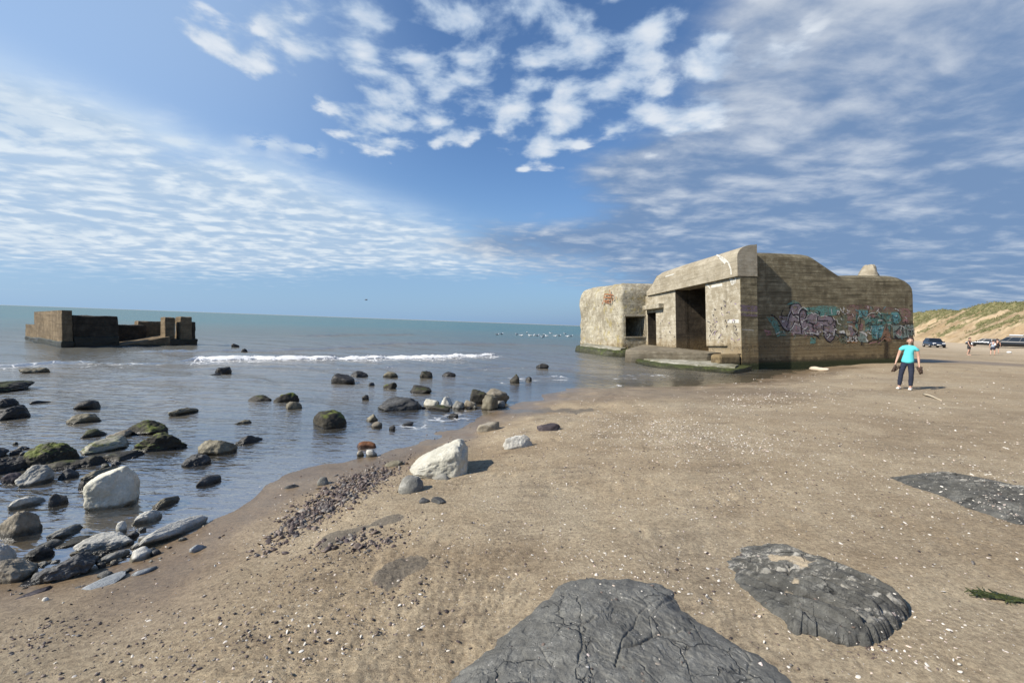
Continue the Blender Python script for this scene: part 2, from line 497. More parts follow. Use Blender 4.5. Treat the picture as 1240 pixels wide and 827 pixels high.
def mat_water():
    m, g = material('sea_water')
    p = g.pos(); depth = g.attr('depth'); foam = g.attr('foam'); dist = g.attr('dist'); silt = g.attr('silt')
    _mp = g.new('ShaderNodeMapping'); _mp.inputs['Rotation'].default_value = (0, 0, R(24)); _mp.inputs['Scale'].default_value = (0.42, 1.25, 1)
    g.put(_mp.inputs['Vector'], p); ps = S(g, _mp.outputs[0])
    w1 = g.noise(ps, 5.5, 3, 0.5, 0.6); w2 = g.noise(ps, 1.3, 4, 0.5, 0.4); w3 = g.noise(ps, 16.0, 2, 0.5)
    w4 = g.noise(ps, 0.22, 4, 0.55)
    near = g.sm(dist, 18.0, 5.0)
    hgt = w1 * 0.055 + w3 * 0.016 * near + w2 * 0.06 * g.sm(dist, 6.0, 25.0) + w4 * 0.5 * g.sm(dist, 30.0, 120.0)
    calm = g.sm(depth, 0.0, 0.18) * 0.50 + 0.40
    b = g.bump(hgt, 1.0, calm)
    fr = g.new('ShaderNodeFresnel'); fr.inputs['IOR'].default_value = 1.33; g.put(fr.inputs['Normal'], b)
    frs = g.m('MULTIPLY', S(g, fr.outputs[0]), g.sm(dist, 60.0, 6.0, 0.42, 0.56))
    n_sea = g.noise(ps, 0.05, 3)
    deepc = g.mix(g.sm(dist, 14.0, 130.0), (0.150, 0.140, 0.115), (0.062, 0.150, 0.145))
    deepc = g.mix(g.sm(n_sea, 0.45, 0.62) * 0.35 * g.sm(dist, 20, 60), deepc, (0.055, 0.145, 0.165))
    deepc = g.mix(silt, deepc, (0.175, 0.150, 0.110))
    df = g.new('ShaderNodeBsdfDiffuse'); g.put(df.inputs['Color'], deepc)
    tr = g.new('ShaderNodeBsdfTransparent'); tr.inputs['Color'].default_value = (0.90, 0.93, 0.92, 1)
    op = 1.0 - g.m('POWER', 2.718, -(depth * 3.6 + silt * depth * 8.0))
    body = g.mixsh(g.clamp(op), S(g, tr.outputs[0]), S(g, df.outputs[0]))
    gl = g.new('ShaderNodeBsdfGlossy'); g.put(gl.inputs['Roughness'], g.sm(dist, 8.0, 120.0, 0.06, 0.22)); g.put(gl.inputs['Normal'], b)
    sh = g.mixsh(g.clamp(frs), body, S(g, gl.outputs[0]))
    fn = g.noise(p, 3.2, 6, 0.7) * 0.65 + g.noise(p, 17.0, 3, 0.65) * 0.35
    fmask = g.sm(fn + foam * 0.52 - 0.5, 0.33, 0.46)
    fo = g.bsdf((0.80, 0.80, 0.78), 0.8, None, 0.2)
    lace = g.attr('lace')
    lv = g.voro(g.vm('ADD', p, g.vm('SCALE', g.noise(p, 2.0, 3, color=True), 0.5)), 2.6, 'DISTANCE_TO_EDGE')
    lm = g.sm(lv, 0.10, 0.02) * g.sm(g.noise(p, 1.1, 4, 0.6) + lace * 0.5 - 0.5, 0.22, 0.42) * g.sm(lace, 0.05, 0.4)
    sh = g.mixsh(g.clamp(g.m('MAXIMUM', fmask * g.sm(foam, 0.02, 0.2), lm * 0.75)), sh, fo)
    g.out(sh)
    return m

def mat_concrete(name, base, pale, dark, board_dir='a', board=0.17, stain=0.5, blotch=0.5, algae=True, chip=0.0, lines=0.4):
    """board-marked concrete in the bunker's own frame (x: along the flank, y: along the front, z: up)"""
    m, g = material(name)
    o = g.obj(); x, y, z = g.sep(o)
    wob = g.noise(o, 0.6, 2) * 0.10 + g.noise(o, 5.0, 2) * 0.03
    zz = z + wob
    cell = g.m('FLOOR', zz / board)
    fr = g.m('FRACT', zz / board)
    along = x + y
    seg = g.m('FLOOR', along / 2.6 + g.white(w=cell) * 3.0)
    rnd = g.white(w=cell) * 0.75 + g.noise(g.comb(along * 0.8, cell * 3.7, 0.0), 1.0, 3) * 0.5 - 0.1
    groove = g.sm(g.m('ABSOLUTE', fr - 0.5), 0.47, 0.5)
    n1 = g.noise(o, 0.55, 5, 0.6); n2 = g.noise(o, 2.6, 6, 0.65); n3 = g.noise(o, 14, 5, 0.65); n4 = g.noise(o, 70, 3, 0.7)
    st = g.noise(g.comb(x * 3.0, y * 3.0, z * 0.35), 1.0, 5, 0.6)
    hs = g.noise(g.comb(x * 0.5, y * 0.5, z * 7.0), 1.0, 5, 0.6)
    c = g.mix(g.sm(n1 * 0.45 + n2 * 0.55, 0.36, 0.64), dark, base)
    c = g.mix(g.sm(n2 * 0.5 + n3 * 0.5, 0.50, 0.66) * blotch, c, pale)
    c = g.scalec(c, rnd * (0.40 * lines) + (1 - 0.2 * lines))
    c = g.mix(g.sm(hs, 0.48, 0.66) * (0.30 + 0.7 * lines), c, tuple(v * 0.62 for v in dark))
    c = g.mix(g.sm(st, 0.54, 0.72) * stain, c, tuple(v * 0.50 for v in dark))
    c = g.mix(groove * g.sm(n2, 0.35, 0.6) * lines, c, tuple(v * 0.5 for v in dark))
    c = g.scalec(c, n4 * 0.5 + 0.75)
    if algae:
        # tide marks: ochre, then black and green weed near the foot
        t = z + (n2 - 0.5) * 1.3
        c = g.mix(g.sm(t, 2.0, 1.15) * 0.60, c, (0.235, 0.165, 0.080))
        c = g.mix(g.sm(t + (n3 - 0.5) * 0.8, 1.55, 1.25) * g.sm(t, 0.9, 1.2) * g.sm(n3, 0.46, 0.56) * 0.7, c, (0.06, 0.052, 0.038))
        c = g.mix(g.sm(t, 0.70, 0.35) * 0.75, c, (0.075, 0.058, 0.036))
        c = g.mix(g.sm(z + (n3 - 0.5) * 0.4, 0.42, 0.22) * 0.85, c, (0.028, 0.040, 0.014))
    hgt = n3 * 0.5 + n4 * 0.14 + n2 * 0.6 + rnd * (0.5 * lines) - groove * (1.0 * lines)
    if chip:
        vn = g.voro(g.vm('ADD', o, g.vm('SCALE', g.noise(o, 3, 3, color=True), 0.3)), 3.2)
        hgt = hgt + vn * chip * 2.0
        c = g.mix(g.sm(vn, 0.20, 0.04) * g.sm(n1, 0.42, 0.58) * 0.75, c, tuple(v * 0.35 for v in dark))
        c = g.mix(g.sm(g.noise(o, 1.7, 6, 0.7), 0.54, 0.66) * 0.6, c, (0.36, 0.29, 0.10))
        c = g.mix(g.sm(g.noise(o, 4.3, 6, 0.7), 0.56, 0.64) * 0.7, c, (0.13, 0.11, 0.075))
    b = g.bump(hgt, 0.055, 0.8)
    g.out(g.bsdf(c, 0.9, b, 0.25))
    return m

def mat_rock(name, c1, c2, c3, moss=0.0, mosscol=(0.085, 0.100, 0.018), wetline=True, strata=0.0, rough=0.8, spot=0.0, fine=1.0):
    m, g = material(name)
    o = g.obj(); p = g.pos(); rd = g.rand(g) if False else g.rand()
    off = g.comb(rd * 37.0, rd * 91.0, rd * 53.0)
    s = g.vm('ADD', o, off)
    n1 = g.noise(s, 2.2, 5, 0.6); n2 = g.noise(s, 9.0, 6, 0.65); n3 = g.noise(s, 45.0, 4, 0.7); n5 = g.noise(s, 160.0, 3, 0.7)
    sx, sy, sz = g.sep(s)
    lay = g.noise(g.comb(sx * 0.6 + sz * 1.2, sy * 0.6, sz * 6.0), 3.0, 5, 0.6)
    f = n1 * 0.5 + n2 * 0.5
    c = g.mix(g.sm(f, 0.36, 0.62), c1, c2)
    c = g.mix(g.sm(n2 * 0.6 + n3 * 0.4, 0.52, 0.66) * 0.7, c, c3)
    if strata:
        c = g.mix(g.sm(lay, 0.52, 0.66) * strata, c, c1)
    c = g.scalec(c, (n3 * 0.5 + 0.75) * (rd * 0.3 + 0.85))
    if spot:
        v = g.voro(s, 28.0)
        c = g.mix(g.sm(v, 0.22, 0.10) * spot, c, tuple(k * 0.4 for k in c1))
    nz = g.sep(g.nor())[2]
    pz = g.sep(p)[2]
    if moss:
        mk = g.sm(nz * 0.55 + (n1 - 0.5) * 2.0 + (n2 - 0.5) * 0.8, 0.50 - 0.42 * moss, 0.85 - 0.42 * moss)
        c = g.mix(mk, c, g.mix(g.sm(n2, 0.4, 0.62), tuple(k * 0.5 for k in mosscol), tuple(k * 1.5 for k in mosscol)))
    rg = rough
    if wetline:
        wl = g.sm(pz + (n2 - 0.5) * 0.06, 0.055, 0.02)
        c = g.mix(wl, c, g.mix(1.0, c, (0.30, 0.29, 0.26), 'MULTIPLY'))
        rg = g.m('MULTIPLY_ADD', wl, 0.30 - rough, rough)
    hgt = n2 * 0.7 + n3 * 0.32 * fine + n5 * 0.10 * fine + lay * strata * 0.8
    b = g.bump(hgt, 0.03, 0.75)
    g.out(g.bsdf(c, rg, b, 0.35))
    return m

def mat_slab(name, patch=0.0):
    """the fissured dark grey bedrock, with sand lodged in its hollows"""
    m, g = material(name)
    o = g.pos()
    n1 = g.noise(o, 2.5, 5, 0.6); n2 = g.noise(o, 11, 6, 0.66); n3 = g.noise(o, 55, 5, 0.7); n4 = g.noise(o, 260, 3, 0.7)
    wv = g.vm('ADD', o, g.vm('SCALE', g.noise(o, 4.0, 4, 0.6, color=True), 0.16))
    cr = g.voro(wv, 3.4, 'DISTANCE_TO_EDGE'); cr2 = g.voro(wv, 9.5, 'DISTANCE_TO_EDGE')
    _mp = g.new('ShaderNodeMapping'); _mp.inputs['Rotation'].default_value = (0, 0, R(47)); _mp.inputs['Scale'].default_value = (0.16, 1.7, 1)
    g.put(_mp.inputs['Vector'], o); ps = S(g, _mp.outputs[0])
    ly = g.noise(ps, 9.0, 6, 0.65, 0.5)
    crack = g.sm(cr, 0.020, 0.0) * g.sm(n1, 0.44, 0.56)
    crack2 = g.sm(cr2, 0.030, 0.0) * g.sm(n2, 0.50, 0.60)
    c = g.mix(g.sm(n1 * 0.4 + n2 * 0.6, 0.38, 0.62), (0.108, 0.105, 0.092), (0.185, 0.181, 0.160))
    c = g.mix(g.sm(n2 * 0.5 + n3 * 0.5, 0.54, 0.66) * 0.6, c, (0.275, 0.268, 0.238))
    if patch: c = g.scalec(c, ly * 1.5 - 0.10)
    c = g.scalec(c, n3 * 0.6 + 0.70)
    c = g.scalec(c, n4 * 0.7 + 0.65)
    c = g.mix(g.clamp(crack + crack2 * 0.6) * 0.6, c, (0.020, 0.020, 0.020))
    if patch:
        sd_ = g.attr('sandy')
        pm = g.clamp(g.sm(ly * 0.72 + n3 * 0.28, 0.50, 0.60) * g.attr('streak') * patch)
        c = g.mix(pm, c, (0.36, 0.34, 0.295))
        c = g.mix(sd_, c, (0.37, 0.305, 0.215))
    v = g.voro(o, 70.0); vc = g.sep(g.voro(o, 70.0, out='Color'))
    c = g.mix(g.sm(v, 0.24, 0.16) * g.sm(vc[0], 0.955, 0.96), c, (0.62, 0.58, 0.52))
    hgt = n2 * 0.55 + n3 * 0.30 + n4 * 0.10 - crack * 0.5 - crack2 * 0.2 + ly * 1.6 * patch
    b = g.bump(hgt, 0.035, 0.8)
    g.out(g.bsdf(c, 0.72, b, 0.35))
    return m

def mat_dune():
    m, g = material('dune_sand_and_grass')
    p = g.pos(); gr = g.attr('grass'); gul = g.attr('gully')
    n1 = g.noise(p, 0.25, 5, 0.6); n2 = g.noise(p, 1.3, 5, 0.6); n3 = g.noise(p, 7, 4, 0.6)
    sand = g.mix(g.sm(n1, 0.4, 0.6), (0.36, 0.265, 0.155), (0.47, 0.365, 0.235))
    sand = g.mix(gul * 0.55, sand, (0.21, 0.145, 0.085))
    grass = g.mix(g.sm(n2, 0.38, 0.62), (0.105, 0.110, 0.045), (0.23, 0.205, 0.105))
    k = g.sm(gr + (n2 - 0.5) * 0.9 + (n3 - 0.5) * 0.5, 0.42, 0.58)
    c = g.mix(k, sand, grass)
    b = g.bump(n3 * 0.5 + n2, 0.5, 0.6)
    g.out(g.bsdf(c, 0.95, b, 0.1))
    return m
# ------------------------------------------------------------------ ground: one sheet of sand out to the horizon
def polar(th0, th1, nth, radii):
    th = np.linspace(R(th0), R(th1), nth)
    rr = np.asarray(radii)
    T, Q = np.meshgrid(th, rr)
    X = (Q * np.sin(T)).ravel(); Y = (Q * np.cos(T)).ravel()
    n, mth = len(rr), nth
    i = np.arange(n - 1)[:, None] * mth + np.arange(mth - 1)[None, :]
    F = np.stack([i, i + 1, i + mth + 1, i + mth], -1).reshape(-1, 4)
    return X, Y, Q.ravel(), F

# flat lens-shaped crusts of dark clay showing through the sand (outlines seen in the photograph)
MUD_PX = [((605, 497), (700, 498), 9), ((405, 652), (475, 628), 8), ((462, 700), (500, 684), 12)]
MUD = [(hit(*a)[:2], hit(*b)[:2], w) for a, b, w in MUD_PX]

radii = np.concatenate([np.geomspace(0.55, 14, 330), np.geomspace(14, 130, 120)[1:], np.geomspace(130, 30000, 60)[1:]])
X, Y, RR, F = polar(-112, 112, 900, radii)
Gz, Sd = ground_s(X, Y)
land = sstep(Sd, 0.2, 2.5)
Gz = Gz + 0.030 * fbm2(X, Y, 0.45, 3, 5.0) * land
nearw = sstep(RR, 26, 9)
rough = sstep(fbm2(X, Y, 0.5, 3, 9.0) + 0.45 * sstep(X, 0.2, -1.6) * sstep(Y, 6.0, 2.5) + 0.9 * np.exp(-((X + 0.4) ** 2 + (Y - 2.3) ** 2) / 1.2), 0.0, 0.75) * land
rough *= sstep(Sd, 0.7, 1.8)
# lumps, scuffs and old footprints, drawn out along the shore like the wash left them
ca, sa = math.cos(R(62)), math.sin(R(62))
XA, YA = X * ca + Y * sa, -X * sa + Y * ca
lump = fbm(np.stack([XA * 5.0, YA * 14.0, np.full_like(X, 3.3)], 1), 4, 0.55)
lump2 = fbm(np.stack([XA * 16, YA * 30, np.full_like(X, 7.3)], 1), 3, 0.55)
Gz = Gz + nearw * land * (0.008 * lump * (0.30 + 1.5 * rough) + 0.007 * lump2 * (0.15 + rough))
dimple = np.zeros_like(X)
prng = np.random.default_rng(21)
for k in range(420):
    a = prng.uniform(-62, 62); r_ = prng.uniform(1.8, 15) ** 1.0
    px_, py_ = r_ * math.sin(R(a)), r_ * math.cos(R(a))
    sel = (np.abs(X - px_) < 0.4) & (np.abs(Y - py_) < 0.4)
    if not sel.any(): continue
    t = prng.uniform(0, math.pi); ux, uy = math.cos(t), math.sin(t)
    dxx, dyy = X[sel] - px_, Y[sel] - py_
    e = ((dxx * ux + dyy * uy) / 0.13) ** 2 + ((dyy * ux - dxx * uy) / 0.055) ** 2
    dimple[sel] += -0.008 * np.exp(-e) + 0.004 * np.exp(-(np.sqrt(e) - 1.5) ** 2 * 3)
Gz = Gz + dimple * land * sstep(Sd, 1.0, 2.5)
wet = sstep(Sd + 0.45 * fbm2(X, Y, 0.9, 3, 1.0), 1.5, 0.25)
for (ax, ay, bx, by, wd) in ((560, 500, 700, 482, 0.8), (690, 480, 905, 474, 1.7), (900, 464, 1010, 446, 1.6), (560, 520, 640, 500, 0.8), (1110, 436, 1200, 440, 3.0)):
    a, b = hit(ax, ay)[:2], hit(bx, by)[:2]; e = b - a
    t = np.clip(((X - a[0]) * e[0] + (Y - a[1]) * e[1]) / (e @ e), 0, 1)
    dd = np.hypot(X - a[0] - t * e[0], Y - a[1] - t * e[1]) + 0.5 * fbm2(X, Y, 0.8, 3, 4.0)
    wet = np.maximum(wet, 0.75 * sstep(dd, wd * 1.3, wd * 0.4))
mud = np.zeros_like(X)
for a, b, w in MUD:
    e = b - a
    wm = w / FPX * np.hypot(*((a + b) / 2)) * 1.9
    t = np.clip(((X - a[0]) * e[0] + (Y - a[1]) * e[1]) / (e @ e), 0, 1)
    sel = np.hypot(X - a[0] - t * e[0], Y - a[1] - t * e[1]) < 4 * wm + 0.5
    dd = np.hypot(X - a[0] - t * e[0], Y - a[1] - t * e[1])[sel] / wm + 0.8 * fbm2(X[sel], Y[sel], 3.0, 4, 8.0)
    mud[sel] = np.maximum(mud[sel], sstep(dd, 1.1, 0.6))
Gz = Gz + mud * 0.008 * (1 + 0.7 * lump)
fardry = sstep(Sd + 2.5 * fbm2(X, Y, 0.08, 3, 6.0), 15, 31)
Gz = Gz - 0.0 * RR
sand = link('beach_sand', mesh_np('beach_sand', np.stack([X, Y, Gz], 1), F[:, ::-1],
            {'wet': wet, 'inland': Sd, 'rough': rough, 'mud': mud, 'fardry': fardry}), mat_sand())
tag(sand, 'wide tan sandy beach strewn with shells and grit', kind='structure')

# ------------------------------------------------------------------ sea
radii = np.concatenate([np.geomspace(2.2, 70, 520), np.geomspace(70, 600, 110)[1:], np.geomspace(600, 45000, 50)[1:]])
X, Y, RR, F = polar(-104, 62, 760, radii)
Gb = np.full_like(X, -4.0)
selg = RR < 420
Gb[selg] = ground(X[selg], Y[selg])
depth = np.clip(-Gb, 0, 6)
dep = np.clip(depth, 0, 1.2)
# wind chop running in towards the shore, sheltered in the shallows
wz = np.zeros_like(X)
for lam, amp, ang in ((3.4, 0.035, 208), (2.1, 0.025, 196), (1.15, 0.016, 222), (0.62, 0.009, 185), (0.41, 0.005, 235), (7.5, 0.05, 204)):
    kx, ky = math.sin(R(ang)) * 2 * math.pi / lam, math.cos(R(ang)) * 2 * math.pi / lam
    ph = kx * X + ky * Y + 2.2 * fbm2(X, Y, 0.35 / lam, 2, lam)
    res = sstep(RR, lam * 55, lam * 22)
    wz += amp * res * (np.sin(ph) + 0.25 * np.sin(2 * ph + 0.6)) * np.clip(0.55 + fbm2(X, Y, 0.12, 2, lam + 3) * 0.9, 0.1, 1.4)
wz *= np.clip(dep / 0.75, 0.06, 1.0)
foam = np.zeros_like(X); silt = np.zeros_like(X); lace = np.zeros_like(X)

def along(pts, XX, YY):
    best = np.full(XX.shape, 1e9); tt = np.zeros(XX.shape); sg = np.zeros(XX.shape); acc = 0
    for a, b in zip(pts[:-1], pts[1:]):
        e = b - a; L = np.hypot(*e)
        t = np.clip(((XX - a[0]) * e[0] + (YY - a[1]) * e[1]) / L ** 2, 0, 1)
        dd = np.hypot(XX - a[0] - t * e[0], YY - a[1] - t * e[1])
        s = np.sign((XX - a[0]) * e[1] - (YY - a[1]) * e[0])
        up = dd < best
        best = np.where(up, dd, best); tt = np.where(up, acc + t * L, tt); sg = np.where(up, s, sg)
        acc += L
    return best * sg, tt / acc

near = (RR < 60)
XN, YN = X[near], Y[near]
# the one small breaker, and the broken wash to the left of it
for pts, hgt, lit, wdt in (([(203, 436.5), (300, 435.5), (400, 434.5), (500, 433), (560, 432), (614, 431)], 0.16, 0.95, 0.27),
                           ([(-60, 444.5), (40, 443), (100, 442), (145, 441), (205, 437)], 0.07, 0.40, 0.5),
                           ([(390, 471), (450, 470), (520, 470), (575, 466)], 0.012, 0.18, 0.35),
                           ([(170, 480), (270, 474), (330, 472)], 0.015, 0.28, 0.35),
                           ([(585, 458), (640, 457), (690, 456)], 0.03, 0.42, 0.35),
                           ([(712, 456), (742, 455), (775, 453.5), (796, 452)], 0.03, 0.40, 0.30),
                           ([(215, 446), (330, 444), (430, 446), (520, 444)], 0.035, 0.24, 0.30), ([(90, 462), (200, 459), (330, 461)], 0.03, 0.22, 0.25),
                           ([(150, 428), (300, 424), (480, 421)], 0.09, 0.10, 0.5), ([(420, 417), (560, 416), (690, 418)], 0.10, 0.12, 0.5), ([(330, 407), (520, 405), (680, 408)], 0.12, 0.10, 0.6),
                           ([(560, 447), (620, 444), (700, 446)], 0.04, 0.25, 0.3),
                           ([(540, 503), (600, 487), (690, 469.5), (800, 467.5)], 0.0, 0.28, 0.18)):
    wl = np.array([onz(*q)[:2] for q in pts])
    dd, tt = along(wl, XN, YN)
    jag = 0.45 * fbm2(XN, YN, 0.35, 4, 12.0)
    dd = dd + jag
    ends = sstep(tt, -0.001, 0.08) * sstep(tt, 1.001, 0.90)
    # steep towards the shore, long behind
    prof = np.where(dd > 0, np.exp(-(dd / (0.55 * wdt)) ** 2), np.exp(-(dd / (1.5 * wdt)) ** 2))
    tooth = 1 + 0.35 * fbm2(XN, YN, 2.2, 3, 15.0)
    wz[near] += hgt * prof * ends * tooth
    lw = 0.6 + 0.5 * fbm2(XN, YN, 0.6, 2, 19.0)
    fm = np.exp(-((dd - 0.10) / (0.62 * wdt)) ** 2) * ends * lit * np.clip(0.75 + lw, 0.2, 1.3)
    foam[near] = np.maximum(foam[near], fm)
    lace[near] = np.maximum(lace[near], ends * min(1.0, lit * 1.3) * np.exp(-(np.minimum(dd - 0.3, 0) / 0.5) ** 2 - (np.maximum(dd - 0.3, 0) / (2.6 * wdt + 0.5)) ** 2))
    silt[near] = np.maximum(silt[near], 0.8 * ends * np.exp(-(np.minimum(dd - 0.8, 0) / 0.7) ** 2 - (np.maximum(dd - 0.8, 0) / 1.8) ** 2))
for ax, ay, bx, by, wd, am in ((-40, 452, 180, 446, 1.6, 0.8), (250, 478, 420, 466, 1.2, 0.75), (420, 470, 620, 455, 1.5, 0.55),
                               (690, 445, 950, 455, 2.6, 0.85), (60, 520, 330, 500, 0.7, 0.35)):
    a, b = onz(ax, ay)[:2], onz(bx, by)[:2]
    dd, tt = along(np.array([a, b]), XN, YN)
    silt[near] = np.maximum(silt[near], am * np.exp(-(dd / wd) ** 2) * np.clip(0.8 + 0.8 * fbm2(XN, YN, 0.5, 3, 23.0), 0, 1))
sdw = np.full_like(X, -50.0); sdw[near] = ground_s(XN, YN)[1]
sw = np.exp(-((sdw + 0.10 + 0.10 * fbm2(X, Y, 1.5, 3, 31.0)) / 0.10) ** 2) * np.clip(0.1 + fbm2(X, Y, 0.45, 2, 33.0) * 1.4, 0, 1)
foam = np.maximum(foam, 0.45 * sw * sstep(RR, 3.0, 6.0))
lace = np.maximum(lace, 0.7 * np.exp(-((sdw + 0.5) / 0.45) ** 2) * np.clip(fbm2(X, Y, 0.35, 2, 35.0) * 1.6, 0, 1) * sstep(RR, 4.0, 8.0))
keepv = Gb < 0.10
keep = keepv[F].any(1)
V = np.stack([X, Y, wz], 1)
F = F[keep]
used = np.unique(F); remap = np.full(len(V), -1); remap[used] = np.arange(len(used))
water = link('sea', mesh_np('sea', V[used], remap[F][:, ::-1], {'depth': depth[used], 'foam': foam[used], 'dist': RR[used], 'silt': silt[used], 'lace': lace[used]}), mat_water())
tag(water, 'grey green sea with one small breaking wave', kind='structure')

# ------------------------------------------------------------------ dune behind the beach
AX = np.array([0.475, 0.88]); NX = np.array([0.88, -0.475]); O2 = np.array([-2.2, 6.0])
tv = np.linspace(-60, 420, 620); sv = np.linspace(38, 120, 150)
T, Sg = np.meshgrid(tv, sv)
T, Sg = T.ravel(), Sg.ravel()
X = O2[0] + AX[0] * T + NX[0] * Sg; Y = O2[1] + AX[1] * T + NX[1] * Sg
zero = np.zeros_like(T)
toe = 49 + 2.2 * fbm2(T, zero, 0.05, 3, 2.0) + 1.2 * fbm2(T, zero, 0.3, 2, 4.0)
crest_h = 9.7 + 1.3 * fbm2(T, zero, 0.035, 3, 8.0) + 2.0 * sstep(T, 118, 90) - 0.8 * sstep(T, 128, 150)
slope = np.clip((Sg - toe) / 12.5, 0, 1)
rise = np.where(slope < 1, slope ** 0.92, 1)
gul = fbm(np.stack([T * 0.30 + Sg * 0.22, Sg * 0.035, zero + 4.0], 1), 4, 0.6)
gmask = np.clip(1 - np.abs(gul) * 3.2, 0, 1) * sstep(slope, 0.03, 0.25) * sstep(slope, 0.99, 0.8)
base = ground(X, Y)
Z = base - 0.25 + rise * crest_h + 0.55 * gul * sstep(slope, 0.03, 0.3) - 0.35 * gmask + 0.40 * fbm2(X, Y, 0.35, 4, 3.0) * sstep(slope, 0.1, 0.9)
Z += np.where(Sg > toe + 12.5, -0.05 * (Sg - toe - 12.5) + 1.0 * fbm2(X, Y, 0.08, 3, 30.0), 0)
grass = sstep(slope + 0.22 * fbm2(X, Y, 0.12, 4, 14.0), 0.84, 1.0)
left = sstep(T, 104, 134)
grass = np.maximum(grass, left * sstep(slope + 0.9 * fbm(np.stack([T * 0.16 + Sg * 0.10, Sg * 0.10, zero + 9.0], 1), 4, 0.6), 0.30, 0.85) * 0.95)
grass = np.maximum(grass, 0.62 * sstep(T, 96, 116) * sstep(fbm(np.stack([T * 0.22 + Sg * 0.16, Sg * 0.05, zero + 19.0], 1), 3), 0.22, 0.5) * sstep(slope, 0.1, 0.3))
n, mth = len(sv), len(tv)
i = np.arange(n - 1)[:, None] * mth + np.arange(mth - 1)[None, :]
F = np.stack([i, i + 1, i + mth + 1, i + mth], -1).reshape(-1, 4)
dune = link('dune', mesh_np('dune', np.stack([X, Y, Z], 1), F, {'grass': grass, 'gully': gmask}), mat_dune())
tag(dune, 'sandy dune with eroded face and marram grass along the top', kind='structure')
# marram grass: blades in tufts
cand = np.where((grass > 0.5) & (T > 60) & (T < 260) & (Sg < 66))[0]
pick = rng.choice(cand, min(9000, len(cand)), replace=False)
nb = 7
px_ = np.repeat(X[pick] + rng.normal(0, .25, len(pick)), nb); py_ = np.repeat(Y[pick] + rng.normal(0, .25, len(pick)), nb)
pz_ = np.repeat(Z[pick], nb); N_ = len(px_)
ang = rng.uniform(0, 2 * math.pi, N_); lean = rng.uniform(0.15, 0.6, N_); hh = rng.uniform(0.15, 0.42, N_); ww = rng.uniform(0.03, 0.07, N_)
bx, by = px_ + rng.normal(0, .12, N_), py_ + rng.normal(0, .12, N_)
cx, cy = np.cos(ang), np.sin(ang)
V = np.empty((N_, 3, 3))
V[:, 0] = np.stack([bx - cy * ww, by + cx * ww, pz_ - 0.05], 1); V[:, 1] = np.stack([bx + cy * ww, by - cx * ww, pz_ - 0.05], 1)
V[:, 2] = np.stack([bx + cx * lean * hh, by + cy * lean * hh, pz_ + hh], 1)
mg, gg = material('marram_grass')
gr_ = gg.island()
gg.out(gg.bsdf(gg.mix(gr_, (0.085, 0.098, 0.036), (0.27, 0.235, 0.12)), 0.8, None, 0.2))
mar = link('marram_grass', mesh_np('marram_grass', V.reshape(-1, 3), np.arange(N_ * 3).reshape(-1, 3)), mg, smooth=False)
tag(mar, 'tufts of green and straw coloured marram grass on the dune', kind='stuff')
# a slump of brown clay at the foot of the dune
def lumpy(name, pts_t, s_, w, hgt, mat_, lab, cat):
    n1, n2 = 60, 14
    tt = np.linspace(pts_t[0], pts_t[1], n1); vv = []
    for a in tt:
        e = math.sin(math.pi * (a - pts_t[0]) / (pts_t[1] - pts_t[0])) ** 0.5
        for b in np.linspace(0, math.pi, n2):
            o = math.cos(b) * w * e; z = math.sin(b) * hgt * e
            P = O2 + AX * a + NX * (s_ + o)
            vv.append((P[0], P[1], z))
    vv = np.array(vv)
    nn = fbm(vv * 1.3, 4)
    vv[:, 2] = vv[:, 2] * (1 + 0.5 * nn) + ground(vv[:, 0], vv[:, 1]) - 0.1
    i = np.arange(n1 - 1)[:, None] * n2 + np.arange(n2 - 1)[None, :]
    F = np.stack([i, i + 1, i + n2 + 1, i + n2], -1).reshape(-1, 4)
    return tag(link(name, mesh_np(name, vv, F), mat_), lab, cat)
lumpy('clay_bank', (108, 121), 49.0, 0.9, 0.75, plain('brown_clay', (0.24, 0.165, 0.10), 0.9, vary=0.35, scale=2.0),
      'low bank of brown clay slumped at the foot of the dune, behind the parked cars', 'clay bank')

